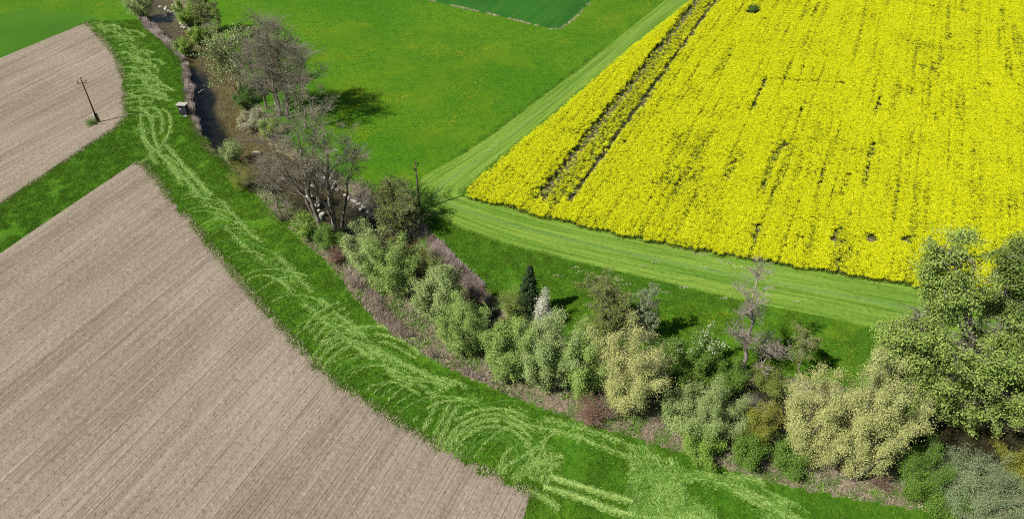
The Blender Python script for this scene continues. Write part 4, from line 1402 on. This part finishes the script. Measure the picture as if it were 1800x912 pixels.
def spruce(label, bx, by, ty, wpx):
    SEED[0] += 1
    rg = np.random.default_rng(SEED[0])
    base = place(bx, by); hgt = top_height(base, ty) - base[2]; r = wpx * depth_at(bx, by) / F / 2
    root = empty('spruce_tree', base, label, 'tree')
    t = np.linspace(0, 1, 8)
    P = np.zeros((1, 8, 3)); P[0, :, 2] = -0.2 + (hgt + 0.1) * t
    Rr = (0.16 * (1 - t) + 0.015)[None]
    nb = 150
    h = np.sort(rg.random(nb)) * 0.94 + 0.04
    a = np.arange(nb) * 2.39996 + rg.normal(size=nb) * 0.2
    L = r * (1.0 - h) ** 1.05 * (0.75 + 0.45 * rg.random(nb)) + 0.06
    q = np.linspace(0, 1, 6)
    B = np.zeros((nb, 6, 3))
    B[..., 0] = (L * np.cos(a))[:, None] * q; B[..., 1] = (L * np.sin(a))[:, None] * q
    B[..., 2] = (h * hgt)[:, None] + L[:, None] * (-0.55 * q + 0.35 * q * q)
    Br = 0.03 * (1 - q * 0.8)[None] * np.ones((nb, 1))
    obj('trunk', tubes_mesh('trunk', [(P, Rr, 7)]), M['bark_dark'], root)
    tag(obj('branches', tubes_mesh('branches', [(B, Br, 3)], False), M['bark_dark'], root), kind='stuff')
    pos = along(B, 46, rg, 0.12).reshape(-1, 3)
    pos += rg.normal(size=pos.shape) * np.array((0.10, 0.10, 0.05)); pos[:, 2] -= 0.05
    tag(obj('needles', leaf_mesh('needles', [leaves_arrays(pos, 0.26, rg, 0.5, 0.4)]), M['spruce'], root), kind='stuff')


spruce('dark conical spruce at the meadow edge behind the willows', 930, 560, 464, 78)
shrub('twiggy_shrub', 'olive feathery bush at the left side of the spruce', 900, 565, 502, 50, 'olive', 3000, 0.15, plume=0.6)
shrub('blossom_tree', 'small white blossoming tree at the right side of the spruce', 954, 580, 513, 38, 'blossom', 4200, 0.19, cat='tree', dome=0.6)
bare_tree('olive_tree', 'rounded fine leaved olive tree in the meadow behind the willows', 1078, 596, 1070, 496, 88, r0=0.13, forks=4, n1=12, n2=5, n3=4, n4=2, clear=0.06, leafmat='olive', nleaf=20000, leaf=0.15, taper=0.55)
bare_tree('grey_tree', 'small grey green fine twigged tree right of the olive tree', 1142, 600, 1146, 500, 46, r0=0.1, forks=2, n1=12, n2=5, n3=4, n4=2, clear=0.08, leafmat='willow_grey', nleaf=6000, leaf=0.14, taper=0.5)
shrub('twiggy_shrub', 'low olive scrub between the wide willow and the olive tree', 1040, 612, 566, 60, 'olive', 3200, 0.15, dome=0.6)
shrub('catkin_willow', 'smaller yellow willow covered with catkins in the middle of the bank', 1098, 732, 582, 124, 'catkin', 22000, 0.17, stems=16, plume=0.9, dome=0.25, jitter=0.26)
shrub('blossom_tree', 'white tipped small tree half hidden behind the smaller yellow willow', 1172, 668, 596, 56, 'green', 3600, 0.2, tips='pale_shrub', cat='tree', tipf=0.15)
shrub('leafy_tree', 'rounded green tree with white blossom on its top beside the meadow', 1222, 666, 574, 82, 'green', 8000, 0.19, stems=12, tips='blossom', cat='tree', dome=0.5, tipf=0.12)
shrub('leafy_shrub', 'yellow green rounded bush below the tree with the white top', 1214, 694, 634, 74, 'bright', 6500, 0.17, dome=0.5)
shrub('leafy_shrub', 'green bush at the foot of the leaning bare tree', 1276, 698, 636, 66, 'green', 5600, 0.18, dome=0.5)
shrub('leafy_shrub', 'small leafy plant clump right of the bare tree foot', 1345, 690, 650, 70, 'olive', 3400, 0.16, dome=0.6)
bare_tree('bare_tree', 'lone leaning bare tree with pale bark beside the lower meadow', 1304, 652, 1338, 456, 84, r0=0.25, n1=16, n2=6, n3=5, n4=3, bark='bark_pale', twig='twig_pale', clear=0.22, up=0.04)
bare_tree('dead_tree', 'low dead grey tree lying in the shadow of the lone bare tree', 1338, 650, 1368, 596, 76, r0=0.1, n1=10, n2=6, n3=5, n4=2, bark='bark_pale', twig='twig_pale', clear=0.2)
bare_tree('thin_tree', 'small olive tree with a thin pale stem in the lower meadow', 1408, 662, 1414, 580, 58, r0=0.08, n1=10, n2=5, n3=5, n4=2, bark='bark_pale', clear=0.4, leafmat='olive', nleaf=4500, leaf=0.13)
shrub('willow_shrub', 'feathery grey green willow shrub between the two yellow willows', 1240, 782, 682, 116, 'willow', 15000, 0.18, stems=15, plume=0.8, aspect=0.35)
shrub('willow_shrub', 'small upright grey green shrub right of the smaller yellow willow', 1182, 758, 676, 62, 'willow', 6500, 0.18, plume=0.8)
shrub('leafy_shrub', 'olive green shrub left of the larger yellow willow', 1322, 790, 700, 60, 'olive_yellow', 5200, 0.16)
shrub('leafy_shrub', 'low bright green bush at the grass edge under the feathery willow', 1226, 806, 752, 78, 'bright', 6000, 0.17, dome=0.6)
shrub('leafy_shrub', 'low green bush at the grass edge left of the larger yellow willow', 1308, 824, 768, 62, 'green', 4800, 0.17, dome=0.6)
shrub('leafy_shrub', 'dark green low bush under the left side of the larger yellow willow', 1380, 830, 776, 72, 'green', 4600, 0.17, dome=0.6)
shrub('catkin_willow', 'larger yellow catkin willow, its left half by the green bushes', 1410, 822, 656, 128, 'catkin', 23000, 0.165, stems=16, plume=0.9, dome=0.3, jitter=0.26)
shrub('catkin_willow', 'larger yellow catkin willow, its right half towards the leafing ash', 1498, 852, 644, 130, 'catkin', 26000, 0.165, stems=17, plume=0.9, dome=0.3, jitter=0.26)
shrub('twiggy_shrub', 'reddish brown leafless twig bush at the grass edge left of the yellow willow', 1042, 744, 700, 70, 'red_twig', 1500, 0.13, stems=22, low=0.05)
shrub('twiggy_shrub', 'small brown twig bush on bare ground right below the larger yellow willow', 1545, 858, 828, 44, 'red_twig', 700, 0.12, stems=18, low=0.05)
# right side: large ash and its neighbours
shrub('leafy_shrub', 'rounded light green bush under the left side of the big leafing tree', 1588, 748, 616, 92, 'ash', 9500, 0.24, stems=12, dome=0.45)
shrub('willow_shrub', 'grey green sapling left of the big leafing tree', 1532, 690, 604, 48, 'willow', 2600, 0.18)


def lobed_tree(label, bx, by, lobes, mat, r0, tuft=30, leaf=0.205, dens=1.0):
    """a tree whose main limbs each carry an own foliage mass"""
    SEED[0] += 1
    rg = np.random.default_rng(SEED[0])
    base = place(bx, by)
    root = empty('ash_tree', base, label, 'tree')
    cs, rs = [], []
    for lx, ly, lr, dy in lobes:
        q = (456.0 - ly) / F
        t = (base[1] + dy) / (CD + q * SD)
        cs.append(((lx - 900.0) / F * t - base[0], dy, H + t * (-SD + q * CD) - base[2])); rs.append(1.12 * lr * t / F)
    cs = np.array(cs); rs = np.array(rs)
    top = cs[np.argmax(cs[:, 2])]
    k = 9; t = np.linspace(0, 1, k)
    T = np.zeros((1, k, 3)); T[0] = top[None] * np.stack([t ** 1.3, t ** 1.3, t], 1)
    T[0, 1:-1] += rg.normal(size=(k - 2, 3)) * 0.25; T[0, 0] = (0, 0, -0.3)
    Tr = (r0 * (1 - 0.85 * t) + 0.03)[None]
    obj('trunk', tubes_mesh('trunk', [(T, Tr, 9)]), M['bark_grey'], root)
    L = np.zeros((len(cs), 8, 3)); Lr = np.zeros((len(cs), 8)); s = np.linspace(0, 1, 8)
    for i, c in enumerate(cs):
        f = np.clip(c[2] / top[2] * 0.62, 0.12, 0.9); j = f * (k - 1); j0 = min(int(j), k - 2)
        p = T[0, j0] * (1 - (j - j0)) + T[0, j0 + 1] * (j - j0)
        mid = p * 0.5 + c * 0.5 + np.array((0, 0, 0.10 * np.linalg.norm(c - p))) + rg.normal(size=3) * 0.3
        L[i] = ((1 - s) ** 2)[:, None] * p + (2 * s * (1 - s))[:, None] * mid + (s * s)[:, None] * c
        Lr[i] = (r0 * 0.42 * (1 - 0.5 * f)) * (1 - 0.75 * s) + 0.02
    for i in range(len(cs)):
        obj('limb', tubes_mesh('limb', [(L[i:i + 1], Lr[i:i + 1], 6)]), M['bark_grey'], root)
    # boughs radiate through every mass; leaf tufts hang along them
    nb = 30
    d = unit(rg.normal(size=(len(cs), nb, 3)) + np.array((0, 0, 0.25)))
    ln = rs[:, None] * (0.5 + 0.95 * rg.random((len(cs), nb)) ** 1.5)
    st = L[:, 5][:, None] * 0.5 + cs[:, None] * 0.5 + rg.normal(size=(len(cs), nb, 3)) * 0.6
    q = np.linspace(0, 1, 5)
    B = st[:, :, None] + (d * ln[..., None])[:, :, None] * q[None, None, :, None]
    B[..., 2] -= (ln[..., None] * 0.22) * q ** 2
    B = B.reshape(-1, 5, 3); B[:, 1:] += rg.normal(size=B[:, 1:].shape) * 0.12
    Br = np.repeat((0.045 * (1 - q * 0.75))[None], len(B), 0)
    C, Cr = grow(B, Br, 5, 0.25, 1.0, (R(25), R(60)), 0.7, 1.4, 3, 0.2, 0.0, rg, 0.6, 0.5)
    tag(obj('branches', tubes_mesh('branches', [(B, Br, 4), (C, np.maximum(Cr, 0.012), 3)], False), M['bark_grey'], root), kind='stuff')
    cen = np.concatenate([B[:, 3], B[:, 4], C[:, 3], C[:, 2]])
    cen = cen[cen[:, 2] > 0.6]
    keep = fbm(cen[:, 0] * 0.45 + cen[:, 2] * 0.3, cen[:, 1] * 0.45 + cen[:, 2] * 0.45, 7) > 0.40
    cen = cen[keep]
    cen = cen[rg.random(len(cen)) < dens]
    pos = (cen[:, None] + rg.normal(size=(len(cen), tuft, 3)) * np.array((0.33, 0.33, 0.22))).reshape(-1, 3)
    tint = np.clip(np.repeat(rg.random(len(cen)), tuft) * 0.5 + rg.random(len(pos)) * 0.5, 0, 1)
    tag(obj('crown', leaf_mesh('crown', [leaves_arrays(pos, leaf, rg, 0.5, 0.5, tint)]), M[mat], root), kind='stuff')
    print(label, len(pos))
    return root


lobed_tree('big leafing tree with tufted light green crown at the right edge', 1700, 735,
           [(1668, 438, 34, 0), (1690, 478, 34, 0.5), (1652, 492, 30, -0.5), (1672, 535, 42, 0), (1592, 556, 30, -1), (1618, 590, 40, -0.5), (1566, 588, 22, 0), (1660, 600, 50, -2.5),
            (1715, 575, 44, 1.5), (1762, 566, 38, 0), (1705, 640, 52, -3), (1766, 632, 48, -1), (1640, 652, 44, -2), (1596, 655, 34, 0), (1700, 696, 40, -2.5), (1750, 694, 40, -2), (1655, 700, 34, -1.5), (1600, 690, 28, -1), (1562, 640, 24, 0), (1735, 612, 34, 0), (1790, 700, 34, -2)],
           'ash', 0.42, dens=0.72)
lobed_tree('darker leafing tree cut by the right frame edge in front of the yellow field', 1822, 700,
           [(1792, 432, 30, 0), (1765, 470, 26, 0), (1808, 490, 40, 0), (1752, 512, 26, 0), (1790, 545, 38, 0), (1840, 560, 60, 0), (1800, 612, 46, 0), (1850, 660, 60, 0), (1790, 668, 36, -1)],
           'ash_dark', 0.36, dens=0.75)
shrub('leafy_shrub', 'light green bough bush hanging low over the stream below the big leafing tree', 1688, 752, 664, 84, 'ash', 6500, 0.26, stems=10, dome=0.4)
shrub('leafy_shrub', 'dark leafy shrub on the far bank under the right edge tree', 1778, 735, 650, 90, 'ash_dark', 6500, 0.25, dome=0.4)
# lower right corner
shrub('leafy_shrub', 'deep green upright shrub in the lower right beside the grey willow', 1598, 880, 782, 74, 'green', 9500, 0.165, stems=13, dome=0.35, aspect=0.4)
shrub('willow_shrub', 'broad blue grey willow mound in the lower right corner', 1694, 904, 822, 150, 'willow_grey', 21000, 0.17, stems=20, dome=0.45, aspect=0.35)
shrub('leafy_shrub', 'olive yellow shrub at the right frame edge behind the grey willow', 1782, 852, 800, 92, 'olive_yellow', 8500, 0.165, dome=0.5)
shrub('leafy_shrub', 'low bright green ground bush in front of the grey willow', 1652, 908, 858, 90, 'green', 6000, 0.165, dome=0.65)
shrub('leafy_shrub', 'small green bush in the yellow field near its far left corner', 1323, 26, 8, 15, 'deep', 900, 0.25)


# ------------------------------------------------------------------ stones of the stream
def stone_meshes():
    import bmesh
    out = []
    for s in range(5):
        bm = bmesh.new(); bmesh.ops.create_icosphere(bm, subdivisions=2, radius=0.5)
        rg = np.random.default_rng(s)
        k = rg.normal(size=(7, 3)); k /= np.linalg.norm(k, axis=1)[:, None]; c = 0.30 + 0.14 * rg.random(7)
        for v in bm.verts:
            p = np.array(v.co)
            for a, d in zip(k, c):
                e = p @ a - d
                if e > 0: p = p - a * e
            v.co = p * np.array((1.15, 0.9, 0.75))
        me = bpy.data.meshes.new('stone'); bm.to_mesh(me); bm.free(); me.materials.append(M['stone'])
        out.append(me)
    return out


ORD = ['leftmost', 'second', 'third', 'fourth', 'fifth', 'sixth', 'seventh', 'eighth', 'ninth', 'tenth', 'eleventh', 'twelfth', 'thirteenth']


def stones():
    rg = np.random.default_rng(8); ms = stone_meshes()
    sets = [('pale boulder, counted from the left, of the row on the upper right bank', 'boulders of the upper bank',
             [(318, 40), (322, 43), (326, 47), (330, 47), (333, 51), (328, 42), (337, 53), (320, 46)], 1.0),
            ('white boulder, counted from the left, on the gravel bar at the stream top', 'boulders at the top',
             [(292, 12), (290, 15), (296, 18), (294, 22), (299, 20), (303, 8), (281, 11)], 0.9),
            ('white boulder, counted from the left, behind the lower bare trees', 'boulders behind the lower trees',
             [(541, 302), (545, 306), (556, 308), (570, 313), (577, 318), (583, 316), (590, 322), (548, 325), (497, 312), (490, 316), (585, 328), (566, 322), (592, 332)], 1.1),
            ('pale stone, counted from the left, in the line below the meadow edge', 'stones of the right bank line',
             [(606, 341), (612, 346), (618, 350), (624, 352), (630, 357), (637, 361), (642, 363), (647, 370), (652, 376), (634, 366), (655, 382)], 0.9),
            ('pale stone, counted from the left, in the riffle between the thick trunks', 'stones of the riffle',
             [(545, 350), (550, 355), (556, 360), (548, 362), (560, 368), (555, 376), (565, 375), (543, 344), (562, 384)], 1.0)]
    for lab, grp, pts, s in sets:
        for i, (x, y) in enumerate(sorted(pts)):
            p = at(x, y, WZ + 0.2)
            o = bpy.data.objects.new('stone', ms[rg.integers(0, 5)]); COL.objects.link(o)
            zz = max(gz(p[0], p[1]), WZ - 0.1)
            o.location = (p[0], p[1], zz + 0.12)
            k = s * (0.55 + 0.6 * rg.random()); o.scale = (k, k * 0.9, k * 0.8); o.rotation_euler = (rg.normal() * 0.2, rg.normal() * 0.2, rg.random() * 6.28)
            tag(o, ORD[i] + ' ' + lab, 'stone', grp)
    for lab, x, y, k in (('single large white stone on the left bank by the olive twiggy shrub', 452, 272, 1.2), ('small white stone in the reeds by the willow at the stream bend', 702, 438, 1.0),
                         ('pale stone at the gravel patch left of the larger yellow willow', 1352, 712, 0.8)):
        p = place(x, y)
        o = bpy.data.objects.new('stone', ms[rg.integers(0, 5)]); COL.objects.link(o); o.location = (p[0], p[1], p[2] + 0.2); o.scale = (k * 1.3, k, k)
        tag(o, lab, 'stone')


stones()


def log(label, a, b, r, cat='branch', z0=0.1, z1=0.4):
    p = at(*a, WZ); q = at(*b, WZ)
    t = np.linspace(0, 1, 7)[:, None]
    P = (p * (1 - t) + q * t)[None]
    P[0, :, 2] = WZ + z0 + (z1 - z0) * t[:, 0]
    P[0, 1:-1] += np.random.default_rng(int(a[0])).normal(size=(5, 3)) * 0.08
    c = P[0, 0].copy(); P = P - c
    me = tubes_mesh('driftwood', [(P, (r * (1 - 0.6 * t[:, 0]))[None], 6)])
    tag(obj('driftwood', me, M['bark_pale'], loc=c), label, cat)


log('pale driftwood stick lying at the left edge of the dark pool', (349, 165), (360, 160), 0.09)
log('pale trunk leaning across the gravel at the top of the stream', (312, 17), (303, -4), 0.16, 'trunk', 0.1, 2.2)


# ------------------------------------------------------------------ poles and hut
def cyl(P, r0, r1, k=10):
    P = np.asarray(P, float)[None]
    t = np.linspace(0, 1, P.shape[1])
    return (P, (r0 * (1 - t) + r1 * t)[None], k)


def capped(name, lst):
    """closed round bars"""
    V = []; Fs = []; caps = []; k0 = 0
    for P, Rr, k in lst:
        P = np.concatenate([P[:, :1], P, P[:, -1:]], 1)
        Rr = np.concatenate([np.full((len(Rr), 1), 0.001), Rr, np.full((len(Rr), 1), 0.001)], 1)
        Tn = P.copy()
        Tn[:, 0] = P[:, 0] - (P[:, 2] - P[:, 1]) * 1e-3; Tn[:, -1] = P[:, -1] + (P[:, -2] - P[:, -3]) * 1e-3
        v, f = tube_arrays(Tn, Rr, k)
        V.append(v); Fs.append(f + k0); k0 += len(v)
    return mesh_np(name, np.concatenate(V), np.concatenate(Fs), False)


def pole(label, bx, by, ty, r, mat, arm_dir, arms, stub):
    base = place(bx, by)
    hgt = top_height(base, ty)
    root = empty('utility_pole', base, label, 'utility pole')
    obj('shaft', capped('shaft', [cyl([(0, 0, -0.3 if not stub else 0.35), (0, 0, hgt * 0.5), (0, 0, hgt)], r, r * 0.68, 12)]), M[mat], root)
    ax = np.array((math.cos(arm_dir), math.sin(arm_dir), 0.0))
    for zf, half, sgn in arms:
        z = hgt * zf
        c = np.array((0, 0, z))
        for s in sgn:
            hook = [c, c + ax * s * half * 0.7, c + ax * s * half, c + ax * s * half + np.array((0, 0, 0.22))]
            obj('bracket', capped('bracket', [cyl(hook, 0.055, 0.045, 6)]), M['iron'], root)
            t = c + ax * s * half + np.array((0, 0, 0.18))
            obj('insulator', capped('insulator', [(np.array([[t, t + (0, 0, .08), t + (0, 0, .14), t + (0, 0, .24), t + (0, 0, .3)]]), np.array([[.07, .12, .08, .11, .05]]), 8)]), M['ceramic'], root)
    if stub:
        for s in (-1, 1):
            q = ax * s * (r + 0.10)
            obj('foot_post', capped('foot_post', [cyl([q + (0, 0, -0.3), q + (0, 0, 0.9), q + (0, 0, 1.7)], 0.13, 0.12, 4)]), M['concrete' if s < 0 else mat], root)
            for zz in (0.6, 1.35):
                a = np.array((0, 0, zz))
                obj('clamp', capped('clamp', [cyl([a - ax * s * 0.02, a + q * 0.6, a + q * 1.35], 0.05, 0.05, 6)]), M['iron'], root)
    return root


pole('dark wooden power pole with crossarm standing in the far tilled field', 173, 216, 141, 0.13, 'pole_wood', R(20), ((0.93, 0.58, (-1, 1)), (1.0, 0.02, (1,))), True)
pole('grey wooden power pole at the bend of the mown strip', 738, 368, 289, 0.14, 'pole_grey', R(35), ((0.90, 0.42, (-1,)), (0.955, 0.40, (1,)), (1.0, 0.02, (1,))), False)
shrub('weed_clump', 'small green weeds round the foot of the dark power pole', 162, 221, 214, 22, 'green', 500, 0.2, cat='weeds', dome=0.6)
shrub('weed_clump', 'brown green scrub at the foot of the grey power pole', 731, 371, 359, 22, 'olive', 600, 0.14, cat='weeds', dome=0.6)


def box_mesh(name, x0, x1, y0, y1, z0, z1, bev=0.02):
    import bmesh
    bm = bmesh.new(); bmesh.ops.create_cube(bm, size=1)
    for v in bm.verts:
        v.co = ((x0 + x1) / 2 + v.co.x * (x1 - x0), (y0 + y1) / 2 + v.co.y * (y1 - y0), (z0 + z1) / 2 + v.co.z * (z1 - z0))
    if bev: bmesh.ops.bevel(bm, geom=bm.edges[:], offset=bev, segments=1, affect='EDGES')
    me = bpy.data.meshes.new(name); bm.to_mesh(me); bm.free()
    return me


def hut():
    base = place(326, 203)
    root = empty('field_hut', base, 'small dark wooden hut with a pale flat roof at the reed edge', 'hut')
    W2, D2, Hh = 0.74, 0.5, 2.3
    root.rotation_euler = (0, 0, R(-6)); root.scale = (0.88, 0.88, 0.88)
    obj('roof', box_mesh('roof', -0.95, 0.95, -0.66, 0.6, Hh + 0.003, Hh + 0.16, 0.03), M['roof_pale'], root)
    nb = 6
    me = None
    for k in range(nb):
        x0 = -W2 + 2 * W2 * k / nb
        obj('board', box_mesh('board', x0 + 0.008, x0 + 2 * W2 / nb - 0.008, -D2, -D2 + 0.04, 0.55, Hh, 0.006), M['dark_board'], root)
    for s in (-1, 1):
        obj('side_wall', box_mesh('side_wall', s * W2 - 0.02, s * W2 + 0.02, -D2 + 0.045, D2, 0.5, Hh - 0.003, 0.005), M['dark_board'], root)
    obj('back_wall', box_mesh('back_wall', -W2 + 0.025, W2 - 0.025, D2 - 0.04, D2, 0.5, Hh - 0.003, 0.005), M['dark_board'], root)
    obj('floor', box_mesh('floor', -W2 + 0.03, W2 - 0.03, -D2 + 0.05, D2 - 0.05, 0.5, 0.56, 0.005), M['dark_board'], root)
    for sx in (-1, 1):
        for sy in (-1, 1):
            obj('leg', box_mesh('leg', sx * (W2 - 0.1) - 0.05, sx * (W2 - 0.1) + 0.05, sy * (D2 - 0.12) - 0.05, sy * (D2 - 0.12) + 0.05, -0.2, 0.497, 0.006), M['pole_wood'], root)
    obj('notice', box_mesh('notice', -0.55, -0.25, -D2 - 0.025, -D2 - 0.003, 1.35, 1.7, 0.004), M['note'], root)
    obj('step', box_mesh('step', 0.1, 0.75, -D2 - 0.5, -D2 - 0.05, 0.28, 0.36, 0.01), M['note'], root)


hut()
print('tris', sum(len(o.data.polygons) * 2 for o in bpy.data.objects if o.type == 'MESH' and o.name in sc.objects))
